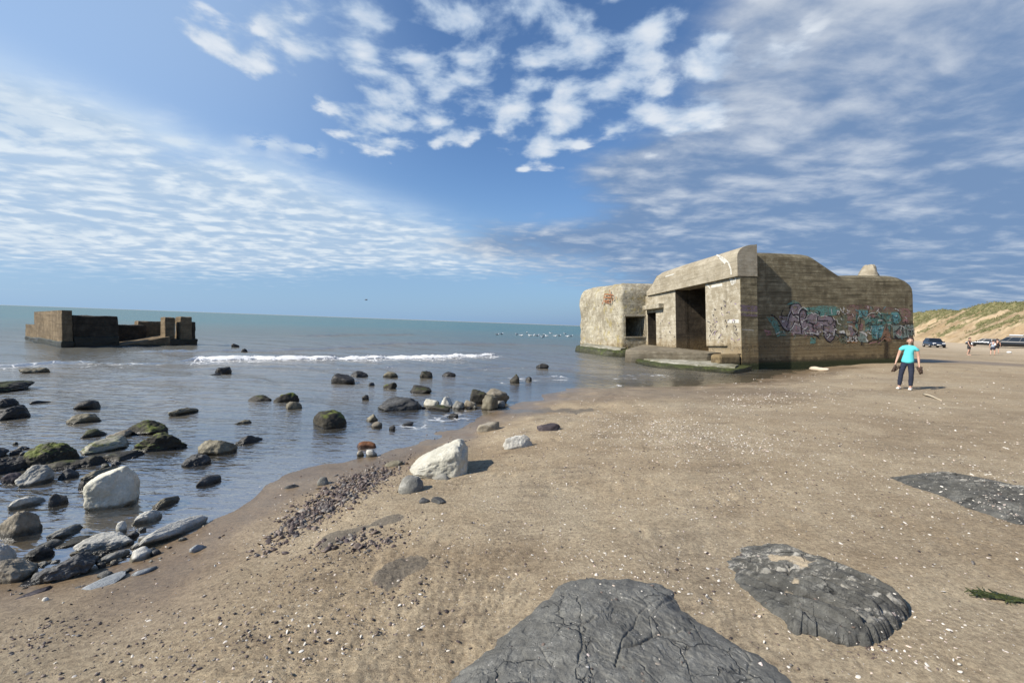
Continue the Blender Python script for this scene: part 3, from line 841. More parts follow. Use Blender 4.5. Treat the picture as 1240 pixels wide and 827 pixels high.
# ------------------------------------------------------------------ boulders
ROCK = {
    'chalk': mat_rock('chalk_rock', (0.42, 0.40, 0.32), (0.60, 0.575, 0.475), (0.68, 0.66, 0.57), rough=0.85, spot=0.35),
    'chalkmoss': mat_rock('weedy_chalk_rock', (0.24, 0.225, 0.17), (0.48, 0.46, 0.37), (0.64, 0.61, 0.52), moss=0.22, rough=0.8),
    'pale': mat_rock('pale_grey_rock', (0.39, 0.375, 0.325), (0.55, 0.53, 0.465), (0.66, 0.64, 0.57), strata=0.35),
    'grey': mat_rock('grey_rock', (0.132, 0.128, 0.112), (0.245, 0.238, 0.208), (0.38, 0.365, 0.32), strata=0.4),
    'blue': mat_rock('bluish_grey_rock', (0.18, 0.195, 0.20), (0.29, 0.305, 0.31), (0.40, 0.41, 0.405), strata=0.25),
    'dark': mat_rock('black_wet_rock', (0.018, 0.017, 0.015), (0.042, 0.038, 0.033), (0.075, 0.068, 0.056), rough=0.5, strata=0.5),
    'char': mat_rock('charcoal_rock', (0.036, 0.036, 0.034), (0.085, 0.083, 0.078), (0.18, 0.175, 0.16), rough=0.6, strata=0.6),
    'moss': mat_rock('weed_covered_rock', (0.020, 0.018, 0.013), (0.045, 0.038, 0.025), (0.08, 0.068, 0.045), moss=0.62, rough=0.75),
    'mossd': mat_rock('dark_weedy_rock', (0.022, 0.020, 0.015), (0.05, 0.043, 0.03), (0.10, 0.088, 0.06), moss=0.30, mosscol=(0.042, 0.048, 0.014), rough=0.65),
    'olive': mat_rock('silted_brown_rock', (0.12, 0.105, 0.068), (0.20, 0.175, 0.118), (0.26, 0.235, 0.17), rough=0.6),
    'tan': mat_rock('tan_rock', (0.17, 0.145, 0.105), (0.28, 0.245, 0.185), (0.40, 0.36, 0.29), strata=0.3),
    'purple': mat_rock('purple_slate', (0.040, 0.032, 0.036), (0.085, 0.068, 0.072), (0.14, 0.12, 0.115), strata=0.6),
    'rust': mat_rock('rusty_brick', (0.11, 0.045, 0.020), (0.22, 0.095, 0.040), (0.30, 0.16, 0.08)),
    'bi': mat_rock('grey_and_white_rock', (0.27, 0.258, 0.22), (0.56, 0.54, 0.47), (0.70, 0.68, 0.61)),
}
_unit = {}
def unit_rock(seed, sub, ncut, wobble, box_p=0.0, wedge=0.0):
    bm = bmesh.new()
    bmesh.ops.create_icosphere(bm, subdivisions=sub, radius=1.0)
    bm.verts.ensure_lookup_table()
    V = np.array([v.co[:] for v in bm.verts]); Fc = np.array([[v.index for v in f.verts] for f in bm.faces])
    bm.free()
    r = np.random.default_rng(seed)
    rad = np.full(len(V), 1.25)
    if box_p: rad = 1.0 / (np.abs(V) ** box_p).sum(1) ** (1 / box_p)
    for k in range(ncut):
        nrm = r.normal(size=3); nrm /= np.linalg.norm(nrm)
        dd = r.uniform(0.72, 1.0) if not box_p else r.uniform(0.92, 1.25)
        cs = np.clip(V @ nrm, 1e-3, None)
        rad = -np.log(np.exp(-rad * 26) + np.exp(-np.clip(dd / cs, 0, 3) * 26)) / 26
    V = V * rad[:, None]
    o = r.uniform(-50, 50, 3)
    nn = fbm(V * 1.1 + o, 3) * wobble + fbm(V * 3.6 + o, 4, 0.6) * wobble * 0.45
    if sub >= 5:
        rid = np.abs(fbm(V * 2.6 - o, 3)); nn = nn + (0.25 - rid) * wobble * 0.5 + fbm(V * 14 + o, 2) * wobble * 0.06
    V = V * (1 + nn)[:, None]
    if wedge: V[:, 2] *= 1 - wedge * (1 - (V[:, 0] + 1) / 2)
    return V, Fc

def make_rock(name, bb, kind, label, cat='rock', yaw=None, asp=0.75, roll=0.0, lift=0.0, cuts=8, wob=0.12, group=None, pitch=0.0, level=0.0, box_p=0.0, wedge=0.0):
    """a boulder of the size and place that the sightlines to its sides, top and foot give"""
    x0, y0, x1, y1 = bb
    seed = int(x0 * 13 + y0 * 7 + x1 * 3 + 5000)
    big = (x1 - x0)
    sub = 6 if big > 64 else 5 if big > 34 else 4 if big > 14 else 3
    V, Fc = unit_rock(seed, sub, cuts, wob, box_p, wedge)
    V = V * np.array([1.0, asp, 1.0])
    V = V @ np.array(Matrix.Rotation(R(roll), 3, 'Y')).T
    V = V @ np.array(Matrix.Rotation(R(pitch), 3, 'X')).T
    r = random.Random(seed)
    ya = R(yaw if yaw is not None else r.uniform(-25, 25))
    V = V @ np.array(Matrix.Rotation(ya, 3, 'Z')).T
    P = hit((x0 + x1) / 2, y1, level)
    hd = P[:2] / np.hypot(*P[:2]); lat = np.array([hd[1], -hd[0]])
    dist = np.hypot(*P[:2])
    k = (x1 - x0) / FPX * dist / 2.2
    kz = k * 0.5
    c = P[:2] + hd * k * 0.6
    for it in range(16):
        base = max(level, gz(c[0], c[1])) if level == 0.0 else level
        W = np.empty_like(V)
        W[:, :2] = c + k * (V[:, :1] * lat + V[:, 1:2] * hd)
        W[:, 2] = base + kz * (V[:, 2] + lift)
        vis = W[:, 2] > base - 1e-4
        qx, qy = proj(W[vis])
        w = qx.max() - qx.min()
        k *= ((x1 - x0) / w) ** 0.9
        dcx = (x0 + x1) / 2 - (qx.max() + qx.min()) / 2
        c = c + lat * dcx / FPX * dist * 0.8
        dby = y1 - qy.max()
        g2 = dist * dist / (FPX * EYE)
        c = c - hd * dby * g2 * 0.6
        kz *= np.clip((y1 - y0) / max(qy.max() - qy.min(), 0.5), 0.75, 1.35) ** 0.9
        kz = np.clip(kz, 0.10 * k, 2.2 * k)
        dist = np.hypot(*c)
    cz = base + kz * lift
    W = np.empty_like(V)
    W[:, :2] = k * (V[:, :1] * lat + V[:, 1:2] * hd); W[:, 2] = kz * V[:, 2]
    o = link(name, mesh_np(name, W, Fc), ROCK[kind], loc=(c[0], c[1], cz))
    tag(o, label, cat, group)
    return o
# (left, top, right, bottom as seen in the photograph), stone, label, extras
ROCKS = [
    ((-34, 449, 40, 466), 'dark', 'black wet rock at the far left edge, behind the weed topped one', {}),
    ((-34, 459, 53, 475), 'mossd', 'long black rock with a green weed top at the far left edge', {'cuts': 6}),
    ((22, 445, 61, 452), 'olive', 'flat brown rock awash farthest out on the left, near the foam', {'asp': .4}),
    ((-26, 484, 10, 496), 'dark', 'black rock cut off by the left edge, behind the reddish black one', {}),
    ((-16, 489, 42, 508), 'dark', 'large reddish black rock in the water at the left edge', {}),
    ((88, 484, 122, 496), 'dark', 'flat topped black rock alone in the water left of centre of the bay', {'cuts': 5}),
    ((79, 500, 123, 514), 'olive', 'low tan brown rock with a dark rim, below the flat topped black rock', {}),
    ((-30, 536, 25, 554), 'char', 'dark brown slab running off the left edge beside the green weedy block', {}),
    ((25, 535, 97, 568), 'moss', 'broad blocky rock draped in bright green weed with shaded right end', {'cuts': 5, 'lift': .1}),
    ((97, 519, 130, 531), 'mossd', 'small dark rock with a pale left tip, behind the long white streaked rock', {}),
    ((96, 527, 158, 552), 'chalkmoss', 'long white topped rock with a dark weedy underside', {'yaw': 25, 'asp': .55, 'lift': .1}),
    ((127, 520, 161, 531), 'tan', 'pale brown rock wedged behind the mossy boulders', {}),
    ((151, 508, 204, 526), 'moss', 'farther of the two big mossy boulders, rounded and dark', {'lift': .1}),
    ((156, 523, 227, 548), 'moss', 'nearer of the two big mossy boulders with a pale patch on top', {'lift': .12}),
    ((128, 548, 166, 559), 'char', 'flat dark slab in the water in front of the mossy boulders', {'asp': .5, 'yaw': 30}),
    ((86, 551, 131, 567), 'mossd', 'flat weedy dark rock between the green block and the mossy boulders', {}),
    ((97, 564, 149, 583), 'olive', 'smooth olive brown rock just behind the big square chalk boulder', {'yaw': 30, 'asp': .5}),
    ((18, 562, 67, 590), 'bi', 'slanted rock with a white left face below the green weedy block', {'yaw': 25, 'lift': .2, 'asp': .6}),
    ((70, 567, 96, 581), 'char', 'cluster-like small dark rock right of the slanted white rock', {}),
    ((94, 582, 109, 594), 'dark', 'small black rock touching the left side of the square chalk boulder', {}),
    ((239, 532, 288, 551), 'olive', 'smooth silt brown boulder lying in the water right of the mossy boulders', {'cuts': 3}),
    ((284, 527, 318, 538), 'dark', 'low dark pointed rock just right of the silt brown boulder', {'asp': .4}),
    ((219, 549, 256, 566), 'char', 'rough dark grey rock in front of the silt brown boulder', {}),
    ((237, 574, 268, 590), 'char', 'dark wedge of rock nearest the sand in the shallows', {'yaw': 30, 'asp': .45}),
    ((203, 493, 241, 503), 'olive', 'pale brown rock barely awash beyond the mossy boulders', {'asp': .4}),
    ((283, 508, 305, 514), 'olive', 'small flat brown rock beyond the silt brown boulder', {'asp': .4}),
    ((10, 600, 57, 617), 'bi', 'grey rock with a white left end in the water at lower left', {'asp': .5}),
    ((58, 597, 83, 613), 'char', 'round dark stone in the water left of the square chalk boulder', {'cuts': 3, 'lift': .1}),
    ((-8, 618, 52, 651), 'tan', 'brown and grey humped rock at the left edge below the white ended one', {'asp': .6}),
    ((55, 634, 101, 654), 'grey', 'olive grey wedge of rock tipped up behind the heap of boulders', {'yaw': 35, 'asp': .5, 'cuts': 5}),
    ((40, 652, 76, 668), 'grey', 'grey rock with a curved groove at the back of the heap', {}),
    ((28, 661, 67, 679), 'char', 'small dark rock between the round white one and the charcoal boulder', {}),
    ((-14, 657, 25, 692), 'pale', 'round pale grey rock at the left edge, back of the heap', {'cuts': 4, 'lift': .2}),
    ((-14, 677, 45, 709), 'tan', 'tan ridged rock at the left edge of the heap of boulders', {'lift': .15}),
    ((37, 667, 119, 709), 'char', 'largest boulder of the heap, charcoal black and craggy', {'lift': .2, 'wob': .17, 'cuts': 10}),
    ((88, 643, 161, 671), 'bi', 'rock half white half grey behind the charcoal boulder', {'lift': .2, 'asp': .6}),
    ((140, 629, 154, 643), 'pale', 'little round white stone standing in the water above the heap', {'cuts': 3, 'lift': .3}),
    ((147, 642, 169, 654), 'char', 'flat dark stone tucked behind the half white rock', {}),
    ((159, 617, 197, 636), 'pale', 'white grey cleft rock in the shallows behind the long pale log-shaped rock', {'yaw': 25, 'asp': .6}),
    ((183, 600, 218, 618), 'olive', 'long narrow olive rock pointing away in the shallows', {'yaw': 42, 'asp': .3}),
    ((167, 624, 252, 663), 'pale', 'long pale grey log-shaped rock lying along the edge of the sand', {'yaw': 30, 'asp': .26, 'lift': .35, 'cuts': 4, 'wob': .07}),
    ((116, 665, 158, 685), 'grey', 'smooth grey egg-shaped rock right of the charcoal boulder', {'yaw': 25, 'asp': .5, 'cuts': 3, 'lift': .2}),
    ((156, 661, 187, 681), 'pale', 'light grey wedge between the grey egg-shaped rock and the long log', {'lift': .15}),
    ((229, 659, 250, 669), 'blue', 'small grey stone alone on the sand below the long log', {'asp': .5, 'yaw': 20}),
    ((157, 685, 191, 699), 'blue', 'bluish grey lens-shaped stone on the sand, right of the heap', {'asp': .5, 'yaw': 15, 'cuts': 3}),
    ((98, 695, 153, 723), 'blue', 'flat pale grey rock half buried in sand in front of the heap', {'yaw': 30, 'asp': .5, 'cuts': 4}),
    ((117, 690, 139, 701), 'grey', 'small grey stone behind the flat half buried rock', {}),
    ((14, 711, 63, 728), 'purple', 'flat reddish purple slab in the sand at the lower left', {'asp': .4, 'yaw': 15}),
    ((299, 478, 331, 488), 'mossd', 'low speckled dark rock left of the mossy one with a brown stone', {'asp': .5}),
    ((330, 475, 363, 489), 'moss', 'mossy rock touching a smaller brown stone in the middle of the bay', {}),
    ((346, 486, 366, 497), 'olive', 'brown stone leaning on the mossy rock in the middle of the bay', {'cuts': 3}),
    ((379, 496, 420, 520), 'moss', 'tall rounded mossy boulder standing alone with its reflection', {'lift': .2, 'cuts': 1, 'wob': .07, 'asp': .9}),
    ((401, 452, 430, 465), 'dark', 'rounded black rock beyond the lone mossy boulder', {'cuts': 4}),
    ((424, 449, 446, 458), 'dark', 'black rock just behind and right of the rounded black rock', {}),
    ((464, 450, 482, 456), 'olive', 'low brown rock between two groups of black rocks far out', {'asp': .5}),
    ((508, 449, 524, 458), 'mossd', 'knobbly dark rock far out, left of the domed black one', {}),
    ((535, 450, 552, 457), 'dark', 'domed black rock far out, with white foam at its foot', {}),
    ((464, 463, 481, 472), 'moss', 'square greenish rock behind the broad grey rock', {}),
    ((496, 466, 523, 477), 'mossd', 'mottled dark green rock right behind the broad grey rock', {}),
    ((457, 480, 511, 498), 'char', 'broad low grey rock in the middle of the shallows', {'cuts': 10, 'lift': .1}),
    ((513, 483, 531, 493), 'chalk', 'bright white flat stone beside the broad grey rock', {'asp': .5}),
    ((533, 480, 549, 494), 'bi', 'white and black streaked rock in the row leading to the pale boulders', {}),
    ((547, 485, 563, 496), 'grey', 'grey stone closing the row just left of the pale boulders', {}),
    ((515, 490, 545, 498), 'mossd', 'dark low stone under the bright white flat stone', {'asp': .4}),
    ((443, 501, 458, 511), 'olive', 'small olive stone with a pale foot, above the brown one', {}),
    ((449, 510, 463, 518), 'tan', 'small brown stone just below the olive one', {'cuts': 3}),
    ((487, 510, 501, 516), 'char', 'small dark stone in the shallows below the broad grey rock', {}),
    ((471, 515, 479, 521), 'dark', 'tiny black stone in the shallows between the brown and dark ones', {}),
    ((541, 500, 555, 506), 'dark', 'thin flat black stone at the edge of the sand', {'asp': .4}),
    ((438, 478, 447, 484), 'dark', 'tiny black stone left of the broad grey rock', {}),
    ((445, 463, 454, 468), 'char', 'narrow dark stone left of the square greenish rock', {'asp': .4}),
    ((569, 471, 591, 488), 'mossd', 'dark weedy boulder at the back left of the pale boulders', {'lift': .3}),
    ((584, 470, 617, 489), 'tan', 'pale tan boulder at the back of the cluster at the water edge', {'lift': .3}),
    ((583, 477, 603, 497), 'olive', 'pointed olive tan boulder at the front of the cluster at the water edge', {'lift': .3, 'cuts': 6}),
    ((561, 484, 577, 494), 'tan', 'small tan stone left of the pointed olive boulder', {'cuts': 3}),
    ((600, 485, 612, 494), 'grey', 'small grey stone right of the pointed olive boulder', {}),
    ((617, 453, 629, 464), 'mossd', 'upright little brown rock in the water left of the bunker', {'lift': .3}),
    ((649, 440, 665, 446), 'dark', 'flat black rock nearest the bunker out in the water', {'asp': .4}),
    ((636, 456, 644, 462), 'dark', 'tiny black rock right of the upright brown one', {}),
    ((577, 510, 605, 522), 'tan', 'pale tan stone with a dark right end half buried in sand', {'asp': .5}),
    ((650, 512, 679, 522), 'purple', 'flat dark purple stone lying on the sand', {'asp': .45, 'cuts': 5}),
    ((609, 526, 645, 543), 'pale', 'speckled whitish oval stone lying on the sand', {'yaw': 20, 'asp': .55, 'lift': .2}),
    ((482, 575, 513, 599), 'grey', 'round smooth grey stone in front of the great white chalk block', {'cuts': 0, 'wob': .07, 'lift': .05, 'asp': .9}),
    ((523, 573, 544, 582), 'grey', 'sunken grey slab right of the round grey stone', {'asp': .4}),
    ((466, 557, 490, 565), 'olive', 'flat brown stone at the waterline left of the white chalk block', {'asp': .45}),
    ((432, 534, 456, 542), 'rust', 'rusty orange brick-like stone at the waterline', {'asp': .5, 'cuts': 5}),
    ((443, 544, 457, 554), 'bi', 'round white and olive stone below the rusty one', {}),
    ((432, 545, 441, 553), 'tan', 'little tan stone left of the round white and olive one', {}),
    ((507, 602, 521, 610), 'char', 'dark grey clay lump, the left of two below the round grey stone', {}),
    ((522, 601, 541, 611), 'char', 'dark grey clay lump, the right of two below the round grey stone', {}),
    ((344, 586, 362, 592), 'char', 'flat grey stone at the left end of the mussel and pebble bank', {'asp': .5}),
    ((384, 577, 398, 588), 'grey', 'grey pointed stone within the mussel and pebble bank', {'yaw': 30}),
    ((260, 444, 281, 452), 'dark', 'black rock in front of the breaking wave', {}),
    ((252, 452, 268, 455), 'dark', 'thin black rock barely awash in front of the breaking wave', {'asp': .35}),
    ((280, 416, 290, 420), 'dark', 'thin black rock beyond the breaking wave', {'asp': .5}),
    ((292, 422, 300, 426), 'dark', 'tiny dark rock between the breaker and the thin black rock', {}),
    ((-20, 550, 52, 573), 'dark', 'flat wet black ledge at the left edge under the dark brown slab', {'asp': .6}),
    ((50, 556, 112, 572), 'mossd', 'flat dark weedy ledge between the green block and the slanted white rock', {'asp': .5}),
    ((118, 545, 176, 560), 'mossd', 'low dark weedy shelf at the foot of the mossy boulders', {'asp': .6}),
    ((0, 572, 30, 586), 'purple', 'low reddish brown weedy stone left of the slanted white rock', {}),
    ((20, 690, 100, 712), 'dark', 'low black ledge under the front of the charcoal boulder', {'asp': .5}),
    ((66, 648, 112, 664), 'olive', 'low olive stone in the middle of the heap, behind the charcoal boulder', {'asp': .6}),
    ((35, 485, 62, 490), 'dark', 'sliver of black rock just clear of the water on the left', {'asp': .3}),
]
for bb, kind, lab, kw in ROCKS:
    make_rock('boulder' if bb[2] - bb[0] > 40 else 'rock', bb, kind, lab, **kw)
# the two great chalk blocks
make_rock('boulder', (100, 564, 170, 619), 'chalk', 'big square pale chalk boulder standing in the shallows', yaw=-16, asp=.7, lift=.50, cuts=7, wob=.06, roll=-8, box_p=5.5, wedge=.34)
make_rock('boulder', (496, 531, 567, 580), 'chalk', 'great white chalk block with a shaded right face, alone on the sand', yaw=-6, asp=.85, lift=.12, cuts=8, wob=.07, box_p=3.6, wedge=.92)

# ------------------------------------------------------------------ slabs of dark bedrock in the sand
def in_poly(poly, x, y):
    ins = np.zeros(x.shape, bool); n = len(poly)
    for k in range(n):
        a, b = poly[k], poly[(k + 1) % n]
        c = (a[1] > y) != (b[1] > y)
        ins ^= c & (x < a[0] + (y - a[1]) * (b[0] - a[0]) / (b[1] - a[1] + 1e-12))
    return ins

def slab(name, outline, rise, mat_, label, nseg=420, nrad=130, streak=None, sandy=(), cracks=(), lean=(0, 0), edge=7.0, lift=0.0, strat=0.0, cat='rock slab'):
    pts = np.array([hit(x, y) for x, y in outline])[:, :2]
    if lift:
        pts = np.array([onz(x, y, hit(x, y)[2] + lift) for x, y in outline])[:, :2]
    P = np.concatenate([pts, pts[:1]])
    L = np.concatenate([[0], np.cumsum(np.hypot(*(P[1:] - P[:-1]).T))])
    s = np.linspace(0, L[-1], nseg, endpoint=False)
    ox, oy = np.interp(s, L, P[:, 0]), np.interp(s, L, P[:, 1])
    for _ in range(2):
        ox = 0.5 * ox + 0.25 * (np.roll(ox, 1) + np.roll(ox, -1)); oy = 0.5 * oy + 0.25 * (np.roll(oy, 1) + np.roll(oy, -1))
    jx = fbm(np.stack([ox * 9, oy * 9, ox * 0], 1), 3) * 0.018
    cx, cy = ox.mean(), oy.mean()
    a_ = R(-47); ca_, sa_ = math.cos(a_), math.sin(a_)
    if strat:                                             # the beds break off raggedly at their ends
        pr = -(ox - cx) * sa_ + (oy - cy) * ca_; al = (ox - cx) * ca_ + (oy - cy) * sa_
        rg = fbm(np.stack([pr * 22, pr * 0 + 1, al * 0.6], 1), 3, 0.6) * 0.028 * strat / 3
        ox = ox + ca_ * rg; oy = oy + sa_ * rg
    ox += jx * (ox - cx) / 0.5; oy += jx * (oy - cy) / 0.5
    rho = 1 - (1 - np.linspace(0, 1, nrad)) ** 1.25
    rho = np.concatenate([rho, [1.02, 1.05]])
    X = (cx + rho[:, None] * (ox - cx)).ravel(); Y = (cy + rho[:, None] * (oy - cy)).ravel()
    RH = np.repeat(rho, nseg)
    dome = np.clip(1 - np.clip(RH, 0, 1) ** edge, 0, 1) * (1 - 0.30 * np.clip(RH, 0, 1) ** 2)
    tilt = 1 + lean[0] * (X - cx) + lean[1] * (Y - cy)
    n1 = fbm2(X, Y, 2.2, 4, 3.0); n2 = fbm2(X, Y, 9, 4, 5.0); n3 = fbm2(X, Y, 34, 3, 6.0)
    a_ = R(-52)
    ly = fbm(np.stack([(X * math.cos(a_) + Y * math.sin(a_)) * 2.0, (-X * math.sin(a_) + Y * math.cos(a_)) * 16.0, X * 0 + 2], 1), 4)
    body = sstep(RH, 1.0, 0.80)
    z = ground(X, Y) + dome * rise * tilt + body * (0.022 * n1 + 0.009 * n2 + 0.0035 * n3) * (rise / 0.15) ** 0.5 + strat * ly * 0.014 * body
    if strat:                                             # thin beds, tilted, each with its own little ledge
        pr = -(X - cx) * sa_ + (Y - cy) * ca_; al = (X - cx) * ca_ + (Y - cy) * sa_
        for fq, am in ((11.0, 0.009), (27.0, 0.005)):
            q_ = pr * fq + 0.9 * fbm(np.stack([al * 1.6, pr * 4, al * 0 + fq], 1), 3)
            fr_ = q_ - np.floor(q_)
            z += body * am * strat / 3 * (fr_ - 1.0 * sstep(fr_, 0.82, 1.0) - 0.3) * (0.5 + np.clip(fbm(np.stack([al * 2.2, np.floor(q_) * 3.7, al * 0], 1), 2) + .5, 0, 1.2))
    # stepped, plucked surface
    stp = fbm2(X, Y, 3.2, 3, 11.0) * 3.0
    z += body * 0.010 * (np.floor(stp) + sstep(stp - np.floor(stp), 0.42, 0.58)) * (rise / 0.2)
    for pl, wd, dp in cracks:
        cp = np.array([hit(x, y) for x, y in pl])[:, :2] if not lift else np.array([onz(x, y, hit(x, y)[2] + rise) for x, y in pl])[:, :2]
        dd, _t = along(cp, X, Y)
        dd = np.abs(dd + 0.012 * n2)
        z -= dp * np.exp(-(dd / wd) ** 2)
    z = np.where(RH > 1.0, ground(X, Y) - (RH - 1) * 2.0 - 0.02, z - 0.012 * (RH > 0.995))
    att = {'streak': np.zeros_like(X), 'sandy': np.zeros_like(X)}
    if streak is not None:
        dd, _t = along(np.array([hit(x, y) for x, y in streak[0]])[:, :2], X, Y)
        att['streak'] = sstep(np.abs(dd) + 0.06 * n1, streak[1], streak[1] * 0.35)
    for pl, wd in sandy:
        dd, _t = along(np.array([hit(x, y) for x, y in pl])[:, :2], X, Y)
        att['sandy'] = np.maximum(att['sandy'], sstep(np.abs(dd) + 0.05 * n2 + 0.04 * ly, wd, wd * 0.6))
    nr = len(rho)
    i = np.arange(nr - 1)[:, None] * nseg + np.arange(nseg)[None, :]
    j = np.arange(nr - 1)[:, None] * nseg + ((np.arange(nseg) + 1) % nseg)[None, :]
    F = np.stack([i, j, j + nseg, i + nseg], -1).reshape(-1, 4)
    o = link(name, mesh_np(name, np.stack([X, Y, z], 1), F[:, ::-1], att), mat_)
    tag(o, label, cat)
    return o

slab_plain = mat_slab('dark_bedrock'); slab_sandy = mat_slab('streaked_bedrock', 0.95)
SLABS = []
SLABS.append(slab('rock_slab', [(488, 900), (520, 850), (545, 826), (572, 800), (600, 778), (632, 750), (655, 730), (674, 712), (690, 703), (715, 700), (745, 700), (775, 702),
     (800, 708), (816, 718), (824, 736), (850, 756), (872, 768), (905, 786), (935, 806), (968, 828), (1010, 868), (1040, 930), (1000, 1010), (760, 1060), (520, 1010), (470, 950)],
     0.10, slab_plain, 'big fissured dark grey rock in the foreground, cut off by the bottom of the photo', nseg=760, nrad=300, edge=5.0,
     cracks=[([(745, 827), (752, 810), (775, 800), (790, 787), (820, 780), (838, 772)], 0.0082, 0.0149), ([(700, 827), (705, 806), (702, 780), (720, 770)], 0.0057, 0.0092),
             ([(752, 806), (760, 785), (775, 755), (800, 740)], 0.0045, 0.0073), ([(690, 768), (720, 764), (748, 757)], 0.0038, 0.0059),
             ([(838, 772), (870, 777), (900, 760)], 0.0038, 0.0059), ([(905, 827), (908, 806), (900, 790)], 0.0051, 0.0073), ([(620, 795), (650, 800), (668, 827)], 0.0038, 0.0050),
             ([(790, 787), (786, 765), (800, 745)], 0.0038, 0.0053), ([(830, 800), (826, 827)], 0.0038, 0.0053), ([(735, 800), (700, 802)], 0.0031, 0.0046)]))
SLABS.append(slab('rock_slab', [(880, 687), (884, 678), (898, 670), (893, 663), (925, 661), (942, 663), (962, 667), (985, 679), (1010, 690), (1034, 699), (1058, 714), (1082, 727), (1096, 737),
     (1098, 746), (1092, 757), (1078, 767), (1066, 777), (1056, 784), (1036, 784), (1012, 778), (990, 770), (962, 768), (945, 752), (925, 735), (904, 716), (889, 704), (893, 694)],
     0.085, slab_sandy, 'dark slab with sand and white streaks in its hollows, right of the foreground rock', edge=18.0, lean=(1.15, -0.75), strat=3.2,
     streak=([(895, 678), (960, 690), (1020, 722), (1060, 745)], 0.28), sandy=[([(935, 684), (958, 690), (985, 700)], 0.055), ([(962, 722), (972, 725)], 0.04)],
     cracks=[([(955, 697), (954, 712)], 0.0120, 0.0193), ([(1038, 783), (1050, 765), (1070, 755)], 0.0150, 0.0165), ([(968, 672), (984, 680)], 0.0090, 0.0165)]))
SLABS.append(slab('rock_slab', [(1077, 578), (1100, 576), (1125, 573), (1142, 575), (1165, 580), (1195, 586), (1225, 592), (1260, 596), (1300, 606), (1310, 640), (1275, 640),
     (1240, 636), (1215, 630), (1190, 623), (1172, 616), (1150, 604), (1130, 597), (1105, 590)],
     0.10, slab_sandy, 'low dark slab sprinkled with white shells, cut off by the right edge', edge=5.0, lean=(0.1, -0.1), strat=2.2,
     streak=([(1150, 584), (1200, 598), (1260, 606)], 0.22)))

# ------------------------------------------------------------------ shells and pebbles
from mathutils.bvhtree import BVHTree
_bv = []
for s_ in SLABS:
    me = s_.data
    co = np.empty(len(me.vertices) * 3); me.vertices.foreach_get('co', co)
    fi = np.empty(len(me.polygons) * 4, int); me.polygons.foreach_get('vertices', fi)
    _bv.append(BVHTree.FromPolygons(co.reshape(-1, 3).tolist(), fi.reshape(-1, 4).tolist()))
def top_z(x, y, z):
    on = False
    for b in _bv:
        h_ = b.ray_cast(Vector((x, y, 5)), Vector((0, 0, -1)))
        if h_[0] is not None and h_[0].z > z: z, on = h_[0].z, True
    return z, on

def scatter_px(spots):
    """points on the beach around places where the photograph shows them thick on the ground"""
    out = []
    for (x, y, sx, sy, ang, n) in spots:
        ca, sa = math.cos(R(ang)), math.sin(R(ang))
        for _ in range(n):
            u_, v_ = rng.normal() * sx, rng.normal() * sy
            px, py = x + u_ * ca - v_ * sa, y + u_ * sa + v_ * ca
            if py < 446 or py > 900: continue
            P = onz(px, py, 0.40); 
            out.append((P[0], P[1]))
    return out

def scatter_ground(n, r0, r1, a0, a1, clump=0.0):
    r_ = np.exp(rng.uniform(math.log(r0), math.log(r1), n * 3)); a = rng.uniform(R(a0), R(a1), n * 3)
    x, y = r_ * np.sin(a), r_ * np.cos(a)
    k = fbm2(x, y, 0.7, 3, 41.0) > rng.uniform(-0.8, 0.8, n * 3) * (1 - clump) - 0.1
    x, y = x[k][:n], y[k][:n]
    return list(zip(x, y))

def shape_bank(n, kind):
    bank = []
    for k in range(n):
        r = np.random.default_rng(100 + k + (50 if kind == 'shell' else 0))
        if kind == 'shell' or (kind == 'mussel' and k < 3):
            # a cockle valve: a shallow ribbed bowl lying on its rim
            nu, nv = 9, 4; V = [(0.62, 0, 0.34 + r.uniform(0, .1))]; F = []
            for j in range(1, nv + 1):
                q = j / nv
                for i in range(nu):
                    t = 2 * math.pi * i / nu
                    rad = (1 + 0.10 * math.cos(2 * t)) * (1 - 0.28 * math.cos(t) * 0) * q
                    x = math.cos(t) * rad * 0.95 + 0.62 * (1 - q); yv = math.sin(t) * rad * (0.78 - 0.18 * (math.cos(t) > 0.3))
                    V.append((x, yv, (0.42 + r.uniform(-.03, .03)) * (1 - q ** 2.2)))
            for i in range(nu):
                F.append((0, 1 + i, 1 + (i + 1) % nu, 0))
            T = [(a, b, c) for a, b, c, _ in F]
            for j in range(nv - 1):
                for i in range(nu):
                    a = 1 + j * nu + i; b = 1 + j * nu + (i + 1) % nu
                    T += [(a, a + nu, b), (b, a + nu, b + nu)]
            bank.append((np.array(V), np.array(T)))
        else:
            V, Fc = unit_rock(700 + k, 2, 7, 0.10)
            bank.append((V * np.array([1.0, r.uniform(.6, .9), r.uniform(.35, .6)]), Fc))
    return bank

def xform(V, x, y, z, s, tilt):
    M = np.array((Matrix.Rotation(rng.uniform(0, 6.28), 3, 'Z') @ Matrix.Rotation(rng.normal() * tilt, 3, 'X') @ Matrix.Rotation(rng.normal() * tilt, 3, 'Y')))
    return (V * s * rng.uniform(.55, 1.25, 3)) @ M.T + np.array([x, y, z])

